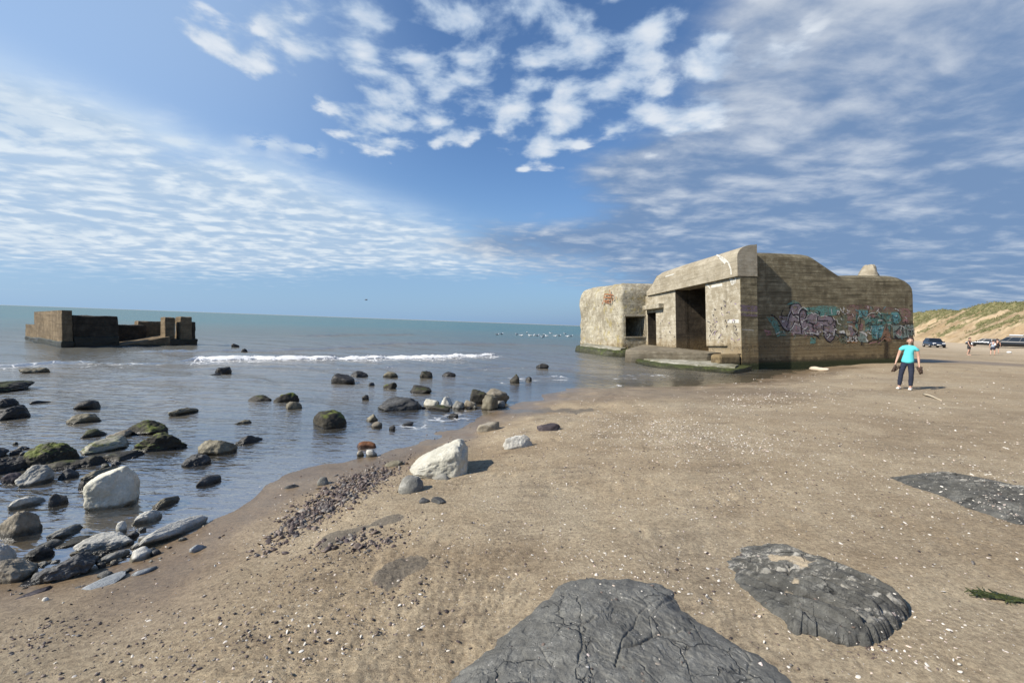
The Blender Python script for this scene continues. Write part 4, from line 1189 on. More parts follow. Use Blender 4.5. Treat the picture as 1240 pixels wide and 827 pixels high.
m_shell, gs = material('shell')
_ir = gs.rand(); _is = gs.island()
_k = gs.m('FRACT', _ir * 7.0 + _is)
gs.out(gs.bsdf(gs.ramp(_k, [(0.0, (0.52, 0.47, 0.38)), (0.5, (0.68, 0.64, 0.57)), (0.8, (0.50, 0.38, 0.29)), (0.92, (0.50, 0.42, 0.38)), (1.0, (0.70, 0.66, 0.58))]), 0.5, None, 0.4))
m_peb, gp = material('pebble')
_ir = gp.rand(); _is = gp.island()
_k = gp.m('FRACT', _ir * 7.0 + _is)
_n = gp.noise(gp.obj(), 40, 3)
gp.out(gp.bsdf(gp.scalec(gp.ramp(_k, [(0.0, (0.038, 0.028, 0.024)), (0.3, (0.075, 0.055, 0.050)), (0.5, (0.125, 0.088, 0.070)), (0.7, (0.20, 0.155, 0.12)), (0.85, (0.07, 0.065, 0.065)), (1.0, (0.30, 0.26, 0.21))]), _n + 0.5), 0.55, None, 0.4))

def strew(kind, pts, smin, smax, mat_, name, label, cat, group, stuff_label, nsingle=300, tiltv=0.25):
    bank = shape_bank(6, kind)
    meshes = [link_mesh for link_mesh in (mesh_np(name, V * 1.0, F, None) for V, F in bank)]
    items = []
    pts = [p for p in pts if math.hypot(*p) > 0.9 and p[1] > 0.3]
    pa = np.array(pts); zz = ground(pa[:, 0], pa[:, 1]); ss = ground_s(pa[:, 0], pa[:, 1])[1]
    for (x, y), z, s_ in zip(pts, zz, ss):
        if s_ < -0.35: continue
        z, on = top_z(x, y, z)
        if on and rng.uniform() > (0.9 if math.hypot(x, y) > 4.2 else 0.22): continue
        sz = smin * (smax / smin) ** (rng.uniform() ** 1.9)
        dd = math.hypot(x, y)
        sz *= 1.0 + max(0, dd - 4) * 0.10            # of the far ones only the big ones can be made out
        items.append((sz / dd, x, y, z, sz))
    items.sort(reverse=True)
    vis = []
    for it in items:
        qx, qy = proj((it[1], it[2], it[3]))
        vis.append(0 <= qx <= PW and 0 <= qy <= PH)
    first = [it for it, v in zip(items, vis) if v][:nsingle]
    fs = set(id(i) for i in first)
    rest = [it for it in items if id(it) not in fs]
    for me in meshes:
        me.materials.append(mat_)
        me.polygons.foreach_set('use_smooth', [True] * len(me.polygons))
    for it in first:
        o = bpy.data.objects.new(name, meshes[rng.integers(len(meshes))])
        COL.objects.link(o)
        o.location = (it[1], it[2], it[3] + it[4] * (0.12 if kind != 'shell' else 0.02))
        o.scale = (it[4] * rng.uniform(.6, 1.25), it[4] * rng.uniform(.6, 1.2), it[4] * rng.uniform(.5, 1.1))
        o.rotation_euler = (rng.normal() * tiltv, rng.normal() * tiltv, rng.uniform(0, 6.28))
        tag(o, label, cat, group)
    VV, FF, n0 = [], [], 0
    for it in rest:
        V, F = bank[rng.integers(len(bank))]
        W = xform(V, it[1], it[2], it[3] + it[4] * (0.10 if kind != 'shell' else 0.0), it[4], tiltv)
        VV.append(W); FF.append(F + n0); n0 += len(V)
    o = link(name + '_litter', mesh_np(name + '_litter', np.concatenate(VV), np.concatenate(FF)), mat_)
    tag(o, stuff_label, cat + 's', None, 'stuff')
    print(name, len(first), len(rest))

shell_pts = (scatter_px([(805, 522, 62, 13, 6, 1767), (872, 545, 70, 14, 4, 1197), (930, 485, 45, 8, -4, 940), (720, 512, 70, 18, 0, 741), (1180, 600, 80, 34, 6, 570), (880, 610, 50, 14, 0, 313), (700, 600, 120, 60, 0, 570),
                         (800, 700, 120, 26, 12, 427), (1000, 660, 130, 50, 0, 513), (960, 450, 60, 5, -4, 171), (400, 580, 60, 24, -25, 427), (300, 740, 140, 50, -12, 370),
                         (1050, 520, 150, 40, 0, 1197), (1140, 790, 70, 30, 0, 256), (500, 690, 90, 50, -20, 228), (1170, 592, 40, 10, 14, 60), (1215, 610, 30, 10, 14, 60), (1210, 632, 22, 4, 14, 142)])
             + scatter_ground(2600, 1.5, 30, -50, 58, 0.1))
peb_pts = (scatter_px([(372, 592, 30, 9, -26, 798), (425, 568, 40, 13, -22, 988), (460, 548, 30, 10, -10, 323), (400, 645, 55, 16, -20, 304), (455, 628, 26, 8, -20, 247), (560, 520, 26, 6, -20, 114),
                       (310, 700, 130, 30, -16, 627), (410, 740, 110, 30, -16, 532), (180, 770, 130, 36, -16, 380), (480, 700, 50, 24, -20, 285), (740, 562, 45, 10, 0, 266), (900, 606, 45, 10, -5, 247),
                       (820, 690, 90, 24, 12, 171), (1040, 788, 30, 14, 10, 114), (770, 800, 90, 20, 0, 22), (60, 712, 60, 12, -16, 304), (1150, 450, 60, 4, 0, 57), (670, 560, 130, 40, 0, 304),
                       (980, 560, 150, 50, 0, 380)])
           + scatter_ground(4200, 1.4, 24, -54, 58, 0.1))
strew('shell', shell_pts, 0.0030, 0.0150, m_shell, 'seashell', 'bleached white seashell lying loose on the sand', 'seashell', 'white seashells strewn over the beach',
      'bleached white shells and shell fragments strewn over the sand', tiltv=0.35)
strew('pebble', peb_pts, 0.0024, 0.0125, m_peb, 'pebble', 'small dark pebble lying loose on the sand', 'pebble', 'dark pebbles strewn over the beach',
      'dark pebbles and mussel shells strewn over the sand')

bank_pts = [p for p in scatter_px([(352, 602, 16, 6, -30, 130), (385, 588, 24, 9, -28, 380), (420, 570, 26, 10, -26, 420), (450, 552, 20, 8, -20, 200), (405, 563, 30, 6, -26, 160), (470, 543, 14, 5, -10, 50),
                              (425, 630, 26, 5, -10, 90), (455, 640, 22, 5, -6, 90), (335, 622, 22, 7, -20, 60), (545, 520, 16, 4, -18, 40)])]
strew('mussel', bank_pts, 0.010, 0.034, m_peb, 'mussel_shell', 'dark mussel shell or stone in the bank along the waterline', 'mussel shell', 'dark shells and stones banked at the waterline',
      'dark mussel shells and stones banked up at the waterline', nsingle=300, tiltv=0.5)
# cobbles wedged among the boulders
crng = np.random.default_rng(77)
for k in range(130):
    if k < 74:
        t = crng.uniform(); cx_, cy_ = 6 + 190 * t + crng.normal() * 14, 706 - 42 * t + crng.normal() * 9
    elif k < 112:
        cx_, cy_ = crng.uniform(0, 165), 563 + crng.normal() * 10
    else:
        cx_, cy_ = 540 + crng.normal() * 24, 492 + crng.normal() * 3
    w_ = crng.uniform(5, 15) if k < 112 else crng.uniform(3, 8); h_ = w_ * crng.uniform(.38, .62)
    kd = ['grey', 'char', 'pale', 'tan', 'char', 'blue', 'bi'][crng.integers(7)] if k < 74 else ['char', 'mossd', 'olive', 'grey', 'dark'][crng.integers(5)]
    lab, gr = (('cobble wedged among the boulders of the heap at lower left', 'cobbles of the boulder heap') if k < 74 else
               ('small weedy stone among the mossy boulders on the left', 'stones among the mossy boulders') if k < 112 else
               ('small stone in the row left of the pale boulders at the water edge', 'stones in the row by the pale boulders'))
    make_rock('cobble', (cx_ - w_ / 2, cy_ - h_, cx_ + w_ / 2, cy_), kd, lab, 'cobble', group=gr, cuts=5, lift=.15)

# ------------------------------------------------------------------ odds and ends on the beach
def tube_mesh(name, pts, rad, n=8):
    pts = [Vector(p) for p in pts]; bm = bmesh.new(); rings = []
    for k, p in enumerate(pts):
        d_ = (pts[min(k + 1, len(pts) - 1)] - pts[max(k - 1, 0)]).normalized()
        a = d_.cross(Vector((0.1, 0.2, 1))).normalized(); b = d_.cross(a)
        rr = rad[k] if isinstance(rad, (list, tuple)) else rad
        rings.append([bm.verts.new(p + (a * math.cos(t) + b * math.sin(t)) * rr) for t in [2 * math.pi * i / n for i in range(n)]])
    for r0, r1 in zip(rings[:-1], rings[1:]):
        for i in range(n): bm.faces.new((r0[i], r0[(i + 1) % n], r1[(i + 1) % n], r1[i]))
    bm.faces.new(rings[0][::-1]); bm.faces.new(rings[-1])
    return bm_mesh(name, bm)
a, b = hit(981, 448.5), hit(1003, 449.5)
pts = [Vector(a) + (Vector(b) - Vector(a)) * t + Vector((0, 0, 0.09 + 0.02 * math.sin(7 * t))) for t in np.linspace(0, 1, 9)]
tag(link('driftwood', tube_mesh('driftwood', pts, [.08, .12, .13, .12, .11, .12, .10, .09, .05], 7), plain('bleached_wood', (0.55, 0.47, 0.36), 0.8, vary=0.25)),
    'bleached log of driftwood on the sand in front of the graffiti wall', 'driftwood')
a, b = hit(1119, 479), hit(1140, 485)
pts = [Vector(a) + (Vector(b) - Vector(a)) * t + Vector((0, 0, 0.03 + 0.02 * math.sin(5 * t))) for t in np.linspace(0, 1, 7)]
tag(link('stick', tube_mesh('stick', pts, [.035, .03, .022, .02, .018, .015, .01], 6), plain('dry_stick', (0.50, 0.43, 0.31), 0.8, vary=0.2)),
    'pale dry stick on the sand near the feet of the woman', 'stick')
P = hit(1222, 428)
bm = bmesh.new(); bmesh.ops.create_uvsphere(bm, u_segments=20, v_segments=12, radius=0.17)
for v in bm.verts: v.co.z *= 0.8; v.co.x *= 1.5
tag(link('bag', bm_mesh('bag', bm), plain('white_cloth', (0.72, 0.71, 0.68), 0.7), loc=(P[0], P[1], P[2] + 0.12)), 'small white bag left on the sand by the two distant people', 'bag')
# green weed: flat wavy fronds
bm = bmesh.new()
A_, B_ = hit(1180, 720), hit(1240, 729)
for k in range(40):
    t = rng.uniform(0, 0.98); c = A_ + (B_ - A_) * t + np.array([rng.normal() * .015, rng.normal() * .016, 0])
    ln = rng.uniform(.05, .16); w = rng.uniform(.003, .010); an = rng.normal() * 0.5 + math.atan2(B_[1] - A_[1], B_[0] - A_[0])
    prev = None
    for i in range(7):
        q = i / 6; x = c[0] + math.cos(an) * ln * (q - .5); y = c[1] + math.sin(an) * ln * (q - .5)
        an += rng.normal() * 0.18
        z = gz(x, y) + 0.006 + 0.012 * abs(math.sin(5 * q + k)) + rng.uniform(0, .004)
        ww = w * math.sin(math.pi * min(max(q, .08), .92)) 
        cur = [bm.verts.new((x - math.sin(an) * ww, y + math.cos(an) * ww, z)), bm.verts.new((x, y, z + 0.006)), bm.verts.new((x + math.sin(an) * ww, y - math.cos(an) * ww, z))]
        if prev:
            bm.faces.new((prev[0], prev[1], cur[1], cur[0])); bm.faces.new((prev[1], prev[2], cur[2], cur[1]))
        prev = cur
m_weed, gw = material('green_seaweed')
gw.out(gw.bsdf(gw.mix(gw.island(), (0.018, 0.024, 0.006), (0.060, 0.070, 0.018)), 0.35, None, 0.5))
tag(link('seaweed', bm_mesh('seaweed', bm), m_weed), 'strand of dark green seaweed on the sand at the right edge', 'seaweed')
# ------------------------------------------------------------------ the bunker
# Its own frame: x along the long flank, y along the front away from the near corner, z up; it has settled, so the
# whole block leans a little towards the sea.
C0 = onz(898, 447)
_th, _a1, _b1 = R(13), R(2.2), R(3.5)
_u = np.array([math.cos(_th), math.sin(_th), 0]); _v = np.array([-math.sin(_th), math.cos(_th), 0]); _z = np.array([0, 0, 1.0])
BU = _u * math.cos(_a1) + _z * math.sin(_a1)
BV = _v * math.cos(_b1) - _z * math.sin(_b1); BV = BV - BU * (BV @ BU); BV /= np.linalg.norm(BV)
BW = np.cross(BU, BV)
bunker = empty('bunker', C0)
Mb = Matrix.Identity(4)
for i in range(3):
    Mb[i][0], Mb[i][1], Mb[i][2], Mb[i][3] = BU[i], BV[i], BW[i], C0[i]
bunker.matrix_world = Mb
tag(bunker, 'large weathered concrete bunker with graffiti on its flank standing at the water edge', 'bunker')
bpy.context.view_layer.update()

def on_flank(px, py, b=0.5):
    d_ = ray(px, py); t = (b - (CAM - C0) @ BV) / (d_ @ BV); P = CAM + d_ * t - C0
    return P @ BU, P @ BW
def on_front(px, py, a=0.0):
    d_ = ray(px, py); t = (a - (CAM - C0) @ BU) / (d_ @ BU); P = CAM + d_ * t - C0
    return P @ BV, P @ BW

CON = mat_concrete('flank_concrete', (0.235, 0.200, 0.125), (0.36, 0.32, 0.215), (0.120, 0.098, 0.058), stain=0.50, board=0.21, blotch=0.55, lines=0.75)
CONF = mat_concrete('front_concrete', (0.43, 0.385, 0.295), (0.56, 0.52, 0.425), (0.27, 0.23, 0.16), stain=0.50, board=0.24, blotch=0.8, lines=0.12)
CONL = mat_concrete('lintel_concrete', (0.39, 0.345, 0.26), (0.47, 0.425, 0.33), (0.28, 0.24, 0.17), stain=0.30, board=0.21, blotch=0.4, algae=False, lines=0.22)
CONS = mat_concrete('rough_concrete', (0.43, 0.39, 0.295), (0.58, 0.545, 0.44), (0.25, 0.215, 0.15), stain=0.28, board=0.30, blotch=0.7, chip=0.35, lines=0.08)
CONP = mat_concrete('platform_concrete', (0.25, 0.215, 0.155), (0.34, 0.30, 0.225), (0.15, 0.125, 0.085), stain=0.45, board=0.22, blotch=0.4, algae=False)
WEED = mat_rock('weed_on_concrete', (0.030, 0.030, 0.016), (0.055, 0.056, 0.024), (0.10, 0.095, 0.055), moss=0.55, mosscol=(0.055, 0.066, 0.016), rough=0.6)
CONW = mat_concrete('white_edge_concrete', (0.42, 0.40, 0.33), (0.60, 0.58, 0.50), (0.17, 0.16, 0.10), stain=0.3, board=0.3, blotch=0.7, algae=False)

def loft(name, sections, mat_, parent, close_ends=True, smooth=False, tag_part=None):
    """skin a list of equal-length closed loops"""
    n = len(sections[0]); V = [p for s in sections for p in s]; F = []
    for k in range(len(sections) - 1):
        for i in range(n):
            F.append((k * n + i, k * n + (i + 1) % n, (k + 1) * n + (i + 1) % n, (k + 1) * n + i))
    if close_ends:
        F.append(tuple(range(n))[::-1]); F.append(tuple(range((len(sections) - 1) * n, len(sections) * n)))
    bm = bmesh.new()
    vs = [bm.verts.new(p) for p in V]
    for f in F: bm.faces.new([vs[i] for i in f])
    return link(name, bm_mesh(name, bm), mat_, parent, smooth=smooth)

def smooth_by_angle(o, deg=35):
    o.data.polygons.foreach_set('use_smooth', [True] * len(o.data.polygons))
    o.data.set_sharp_from_angle(angle=R(deg))

# main block: roof profile along the flank, rounded over at the near edge
prof = [(0.9, 6.82), (3.0, 6.86), (5.2, 6.84), (5.55, 6.80), (5.8, 6.70), (6.2, 6.49), (6.9, 6.12), (7.5, 5.80), (7.78, 5.66), (7.95, 5.60), (9.5, 5.66), (11.3, 5.68), (12.1, 5.68),
        (12.6, 5.62), (13.05, 5.48), (13.35, 5.30), (13.46, 5.15), (13.5, 4.85), (13.5, -0.9), (0.9, -0.9)]
secs = []
rr_ = 0.85
for k in range(9):
    t = k / 8 * math.pi / 2
    dy, drop = rr_ * (1 - math.cos(t)), rr_ * 0.55 * (1 - math.sin(t))
    secs.append([(x, 0.5 + dy, z - drop if z > 4.7 else z) for x, z in prof])
for y in (4.0, 9.6, 10.3):
    secs.append([(x, y, z - (0.6 if y > 10 else 0) if z > 4.7 else z) for x, z in prof])
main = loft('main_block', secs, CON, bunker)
ROOM = (0.5, 6.0, 2.85, 5.95, 0.92, 5.26)
hx, hz = on_flank(1072.5, 405)
cut(main, [ROOM, (0.5, 2.6, 8.40, 9.55, 1.10, 3.85), (hx - 0.16, hx + 0.16, 0.3, 1.2, hz - 0.42, hz + 0.40), (3.0, 6.0, 5.8, 8.6, 0.92, 3.6)])
INNER_SHADE = mat_concrete('shade_dark_inner_concrete', (0.115, 0.090, 0.062), (0.19, 0.155, 0.11), (0.05, 0.040, 0.03), stain=0.7, board=0.24, blotch=0.4, lines=0.3)  # darker concrete for inner faces: the shade of the openings put into the colour
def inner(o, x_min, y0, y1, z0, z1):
    o.data.materials.append(INNER_SHADE)
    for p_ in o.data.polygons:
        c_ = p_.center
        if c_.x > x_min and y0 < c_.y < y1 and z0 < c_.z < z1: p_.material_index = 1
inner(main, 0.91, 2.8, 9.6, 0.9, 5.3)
smooth_by_angle(main, 25)

# front wall with the near wing
bm = bmesh.new(); box(bm, 0.0, 1.08, 0.0, 9.85, -0.9, 5.20)
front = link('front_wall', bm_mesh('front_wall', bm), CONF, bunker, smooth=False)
cut(front, [(-0.5, 1.5, 2.85, 5.95, 0.92, 5.30), (-0.5, 1.5, 8.40, 9.55, 1.10, 3.85), (-0.1, 0.16, 1.04, 2.9, 0.55, 1.30), (-0.1, 0.14, 5.9, 8.5, 0.55, 1.18), (-0.1, 0.10, -0.1, 1.06, -1.0, 0.86)])
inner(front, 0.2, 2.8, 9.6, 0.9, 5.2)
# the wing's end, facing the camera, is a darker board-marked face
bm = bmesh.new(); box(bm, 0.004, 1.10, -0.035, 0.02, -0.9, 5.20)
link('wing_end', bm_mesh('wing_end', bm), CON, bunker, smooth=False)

# the great rounded lintel
lp = [(-0.2, 5.20), (-0.2, 6.28)]
for k in range(1, 9):
    t = k / 8 * math.pi / 2
    lp.append((-0.2 + 1.12 * (1 - math.cos(t)), 6.28 + 0.70 * math.sin(t)))
lp += [(1.12, 7.02), (1.12, 5.20)]
secs = []
for y, zf in ((-0.06, 1.0), (0.0, 1.0), (2.5, 0.99), (5.5, 0.985), (7.75, 0.955), (8.1, 0.90), (8.35, 0.78), (8.6, 0.62), (8.95, 0.46), (9.45, 0.30)):
    secs.append([(x + (0.12 * (1 - zf)), y, 5.20 + (z - 5.20) * zf) for x, z in lp])
lintel = loft('lintel', secs, CONL, bunker)
smooth_by_angle(lintel, 30)
# lime that has leached out of the lintel in a curved white run, and along the roof edge
def paint(name, items, mats, b_of, parent, frame='front'):
    V, F, MI = [], [], []
    for pts, mi, lift_ in items:
        n0 = len(V)
        for (p, q) in pts:
            V.append((b_of - lift_, p, q) if frame == 'front' else (p, b_of - lift_, q))
        F.append(tuple(range(n0, len(V)))); MI.append(mi)
    me = mesh_from(name, V, F, MI)
    o = link(name, me, mats, parent, smooth=False)
    return o
def stroke_poly(pts, w):
    """a brush line as quads (each its own polygon)"""
    out = []
    P = [np.array(p, float) for p in pts]
    for k, (a, b) in enumerate(zip(P[:-1], P[1:])):
        d_ = b - a; L = np.hypot(*d_) + 1e-9; n_ = np.array([-d_[1], d_[0]]) / L * w / 2; e = d_ / L * w * 0.3
        out.append([tuple(a - e + n_), tuple(b + e + n_), tuple(b + e - n_), tuple(a - e - n_)])
    return out
def mat_paint(name, col, wear=0.5, rough=0.7):
    m, g = material(name)
    o = g.obj(); n = g.noise(o, 5.0, 6, 0.7); n2 = g.noise(o, 22, 4, 0.7)
    x, y, z = g.sep(o)
    brd = g.noise(g.comb(x * 0.6, y * 0.6, z * 9.0), 1.0, 3)
    a = g.sm(n * 0.45 + n2 * 0.30 + brd * 0.25, 0.30 + wear * 0.16, 0.42 + wear * 0.18)
    c = g.scalec(col, n2 * 0.7 + 0.62)
    tr = g.new('ShaderNodeBsdfTransparent')
    g.out(g.mixsh(a * 0.9, S(g, tr.outputs[0]), g.bsdf(c, rough, None, 0.3)))
    return m
LIME = mat_paint('lime_run', (0.66, 0.64, 0.57), 0.35)
items = []
for pts, w in (([(868, 309), (876, 313), (882, 318), (885, 326), (885.5, 332)], 0.10), ([(872, 312), (878, 318)], .16), ([(806, 335), (816, 332)], .07)):
    for qd in stroke_poly([on_front(x, y, -0.2) for x, y in pts], w):
        items.append((qd, 0, 0.006))
paint('lime_stain', items, [LIME], -0.2, bunker)['kind'] = 'stuff'
items = []
for pts, w in (([(885, 337), (887, 343), (889, 341)], .22), ([(891, 337), (890, 342)], .12), ([(862, 347), (868, 346), (874, 345)], .16), ([(882, 389), (894, 389)], .20), ([(856, 345), (860, 349)], .08)):
    for qd in stroke_poly([on_front(x, y, 0) for x, y in pts], w):
        items.append((qd, 0, 0.006))
paint('lime_stain', items, [LIME], 0.0, bunker)['kind'] = 'stuff'
# scribbles on the front wall
INK = mat_paint('dark_spray', (0.045, 0.04, 0.05), 0.55); LILAC = mat_paint('lilac_spray', (0.30, 0.22, 0.34), 0.6)
items = []
sr = random.Random(5)
for k in range(60):
    bq = sr.uniform(0.25, 2.7) if k % 4 else sr.uniform(6.1, 8.0)
    zq = sr.choice([sr.uniform(2.6, 4.0), sr.uniform(1.9, 3.0), sr.uniform(1.5, 2.6)])
    pts = [(bq, zq)]
    for j in range(sr.choice([1, 2, 2, 3])): pts.append((pts[-1][0] + sr.uniform(-.16, .16), pts[-1][1] + sr.uniform(-.12, .12)))
    for qd in stroke_poly(pts, sr.uniform(.025, .055)): items.append((qd, sr.choice([0, 0, 1]), 0.005 + 0.0004 * k))
paint('scribbles', items, [INK, LILAC], 0.0, bunker)['kind'] = 'stuff'

# the ledge over the side door, platform, steps and weed-covered apron
def bpart(name, dims, mat_, bev=0.05, noisy=0.0, parent=None):
    bm = bmesh.new(); box(bm, *dims, bev=bev, seg=2)
    if noisy:
        bmesh.ops.subdivide_edges(bm, edges=bm.edges[:], cuts=7, use_grid_fill=True)
        co = np.array([v.co[:] for v in bm.verts]); nn = fbm(co * 1.7, 4)
        n2 = fbm(co * 1.7 + 30, 4)
        for v, a, b in zip(bm.verts, nn, n2): v.co += Vector((a, b * .6, b)) * noisy
    return link(name, bm_mesh(name, bm), mat_, parent or bunker, smooth=bool(noisy))
bpart('door_canopy', (-0.42, 0.3, 7.35, 9.6, 4.08, 4.42), CONF, 0.04)
bpart('corner_step', (-1.45, 0.0, -0.03, 0.75, -0.6, 0.86), CON, 0.16)
def ledge(name, px_line, z0, z1, back, mat_, noisy=0.06, cols=60, tuck=0.0, zf=0.0):
    """a weathered shelf of concrete along the water: its front foot follows the waterline"""
    F_ = np.array([onz(x, y, zf)[:2] for x, y in px_line]); B_ = np.array([[*(C0 + BU * back[0] + BV * back[1])[:2]], [*(C0 + BU * back[2] + BV * back[3])[:2]]])
    t = np.linspace(0, 1, cols); L_ = np.concatenate([[0], np.cumsum(np.hypot(*(F_[1:] - F_[:-1]).T))]); L_ /= L_[-1]
    fx, fy = np.interp(t, L_, F_[:, 0]), np.interp(t, L_, F_[:, 1]); bx, by = np.interp(t, [0, 1], B_[:, 0]), np.interp(t, [0, 1], B_[:, 1])
    V = []
    prof_ = [(0.0, -0.5), (0.0, z0), (0.0, z0 * .4 + z1 * .6), (0.02, z1 - .02), (0.06, z1), (0.25, z1 + .01), (0.5, z1 + .02), (0.75, z1 + .03), (1.0, z1 + .03), (1.0, -0.5)]
    for i in range(cols):
        for q_, z in prof_:
            q_ = q_ * (1 - tuck) + tuck
            V.append((fx[i] + (bx[i] - fx[i]) * q_, fy[i] + (by[i] - fy[i]) * q_, z))
    V = np.array(V); nn = fbm(V * 1.9, 4); n2 = fbm(V * 1.9 + 40, 4)
    V[:, 0] += nn * noisy; V[:, 1] += n2 * noisy; V[:, 2] += n2 * noisy * .5
    n = len(prof_); F = []
    for i in range(cols - 1):
        for j in range(n): F.append((i * n + j, i * n + (j + 1) % n, (i + 1) * n + (j + 1) % n, (i + 1) * n + j))
    F.append(tuple(range(n))[::-1]); F.append(tuple(range((cols - 1) * n, cols * n)))
    Mi = np.array(Mb.inverted()); V = np.concatenate([V, np.ones((len(V), 1))], 1) @ Mi.T
    bm = bmesh.new(); vs = [bm.verts.new(p[:3]) for p in V]
    for f in F: bm.faces.new([vs[i] for i in f])
    o = link(name, bm_mesh(name, bm), mat_, bunker); smooth_by_angle(o, 50); return o
ledge('platform', [(757, 433), (764, 433.4), (800, 435), (830, 436.4), (857, 437.6)], 0.3, 0.76, (0.15, 10.6, 0.15, 1.85), CONP, 0.012, zf=0.27)
ledge('apron', [(764, 437), (778, 442), (800, 446), (830, 448.5), (865, 451), (888, 452.5), (899, 451)], 0.05, 0.20, (-0.2, 9.0, 0.1, -0.6), WEED)
ledge('apron_edge', [(772, 439.0), (800, 444.5), (830, 447), (865, 449.5), (890, 451)], 0.05, 0.27, (-0.7, 7.8, -0.7, -0.5), CONW, 0.05, tuck=0.06)
# side block, rounded and pitted
def rounded_loop(x0, x1, y0, y1, r, n=7, extra=8):
    cs = [(x1 - r, y1 - r, 0), (x0 + r, y1 - r, 90), (x0 + r, y0 + r, 180), (x1 - r, y0 + r, 270)]
    pts = []
    for cx, cy, a0 in cs:
        for k in range(n): 
            t = R(a0 + 90 * k / (n - 1)); pts.append((cx + r * math.cos(t), cy + r * math.sin(t)))
    out = []
    for k, p in enumerate(pts):
        q_ = pts[(k + 1) % len(pts)]
        m_ = max(1, int(math.hypot(q_[0] - p[0], q_[1] - p[1]) / 0.22))
        for j in range(m_): out.append((p[0] + (q_[0] - p[0]) * j / m_, p[1] + (q_[1] - p[1]) * j / m_))
    return out
base = rounded_loop(-2.15, 3.4, 9.82, 18.3, 0.30)
secs = []
for z in np.linspace(-1.2, 5.3, 34): secs.append((z, 0.0))
for k in range(1, 10):
    t = k / 9 * math.pi / 2
    secs.append((5.3 + 1.05 * math.sin(t), 0.85 * (1 - math.cos(t))))
for s_ in (1.3, 1.9, 2.5): secs.append((6.40 + 0.03 * s_, s_))
cxm, cym = 0.6, 14.0
L = []
for z, ins in secs:
    lp_ = []
    for x, y in base:
        sx = max(0.03, 1 - ins / 2.78); sy = max(0.03, 1 - ins / 4.24)
        lp_.append((cxm + (x - cxm) * sx, cym + (y - cym) * sy, z + 0.045 * (y - 10) * sstep(np.array([z]), 4.5, 6.3)[0] * 1.3))
    L.append(lp_)
arr = np.array(L).reshape(-1, 3)
nn = fbm(arr * 1.1, 4); n2 = fbm(arr * 3.5 + 9, 3)
facing = (arr[:, 0] < -1.2)
d_ = (nn * 0.10 + n2 * 0.05) * np.where(facing, 1.0, 0.35)
arr[:, 0] += -d_ * np.where(arr[:, 0] < 0, 1, -1); arr[:, 2] += d_ * 0.5
L = arr.reshape(len(L), -1, 3)
side = loft('side_block', [[tuple(p) for p in s] for s in L], CONS, bunker)
cut(side, [(-1.76, -0.10, 9.3, 13.0, 2.05, 3.62)])
smooth_by_angle(side, 30)
ledge('side_footing', [(697, 425), (703, 427), (716, 429), (735, 431.5), (752, 432.5), (766, 433), (772, 432)], 0.1, 0.42, (-1.6, 18.4, -1.0, 9.9), WEED, 0.08)
ledge('footing_ledge', [(700, 426), (716, 428), (735, 430.5), (748, 431.5)], 0.1, 0.50, (-1.6, 17.9, -1.2, 10.6), CONW, 0.07, tuck=0.16)
# window reveal chipped round the edge
fr_bm = bmesh.new()
for dims in ((-1.86, -0.02, 9.76, 9.93, 3.62, 3.76), (-1.86, -0.02, 9.76, 9.93, 1.93, 2.05), (-0.10, 0.02, 9.76, 10.4, 2.05, 3.62)):
    box(fr_bm, *dims, bev=0.02)
link('window_surround', bm_mesh('window_surround', fr_bm), CONF, bunker, smooth=False)

# roof turret: a small dome-topped ventilator
cup = []
for z, w in ((5.3, 0.80), (5.62, 0.74), (5.9, 0.62), (6.15, 0.50), (6.28, 0.42), (6.34, 0.34), (6.36, 0.14)):
    cup.append([(11.75 + w * 0.85 * (0.92 if math.cos(t) > 0 else 1.0) * math.cos(t), 1.9 + 0.8 * w * math.sin(t), z + 0.10 + 0.05 * (z > 5.8)) for t in np.linspace(0, 2 * math.pi, 20, endpoint=False)])
cup = [[(x + .05 * math.sin(9 * z + 3 * i), y, z + .03 * math.sin(2.3 * i)) for i, (x, y, z) in enumerate(r_)] for r_ in cup]
cup = [[(11.75 + (x - 11.75) * (.92 if z < 5.9 else .74) + (.10 if z > 6.1 else 0), y, z) for x, y, z in r_] for r_ in cup]
cupo = loft('roof_turret', cup, CONL, bunker); smooth_by_angle(cupo, 40)

# ------------------------------------------------------------------ graffiti on the flank, traced shape by shape
def ga(crop):
    ox, oy, s = {'A': (920, 360, 13.785), 'B': (970, 360, 13.785), 'C': (1020, 360, 13.778)}[crop]
    return lambda p: on_flank(ox + p[0] / s, oy + p[1] / s)
PAINTS = {'teal': (0.115, 0.257, 0.223), 'tealb': (0.135, 0.317, 0.338), 'lilac': (0.250, 0.203, 0.223), 'pink': (0.290, 0.169, 0.155), 'olive': (0.155, 0.169, 0.115),
          'ink': (0.022, 0.019, 0.022), 'white': (0.62, 0.60, 0.56), 'orange': (0.52, 0.27, 0.10), 'greygreen': (0.216, 0.270, 0.236), 'rust': (0.257, 0.142, 0.088), 'umber': (0.045, 0.032, 0.02),
          'rose': (0.392, 0.203, 0.203), 'cream': (0.50, 0.44, 0.33)}
PKEYS = list(PAINTS)
PM = [mat_paint('spray_' + k, PAINTS[k], {'teal': .68, 'pink': .9, 'lilac': .62, 'olive': .8, 'ink': .36, 'white': .45, 'rust': .6, 'rose': .75}.get(k, .58)) for k in PKEYS]
def graffiti(name, fills, lines):
    items = []
    lv = 0.004
    for crop, colr, pts in fills:
        f = ga(crop); items.append(([f(p) for p in pts], PKEYS.index(colr), lv)); lv += 0.0012
    for crop, colr, w, pts in lines:
        f = ga(crop)
        P = [f(p) for p in pts]
        for qd in stroke_poly(P, w):
            items.append((qd, PKEYS.index(colr), lv)); lv += 0.00008
    paint(name, items, PM, 0.5, bunker, 'flank')
K, Wt = 'ink', 'white'
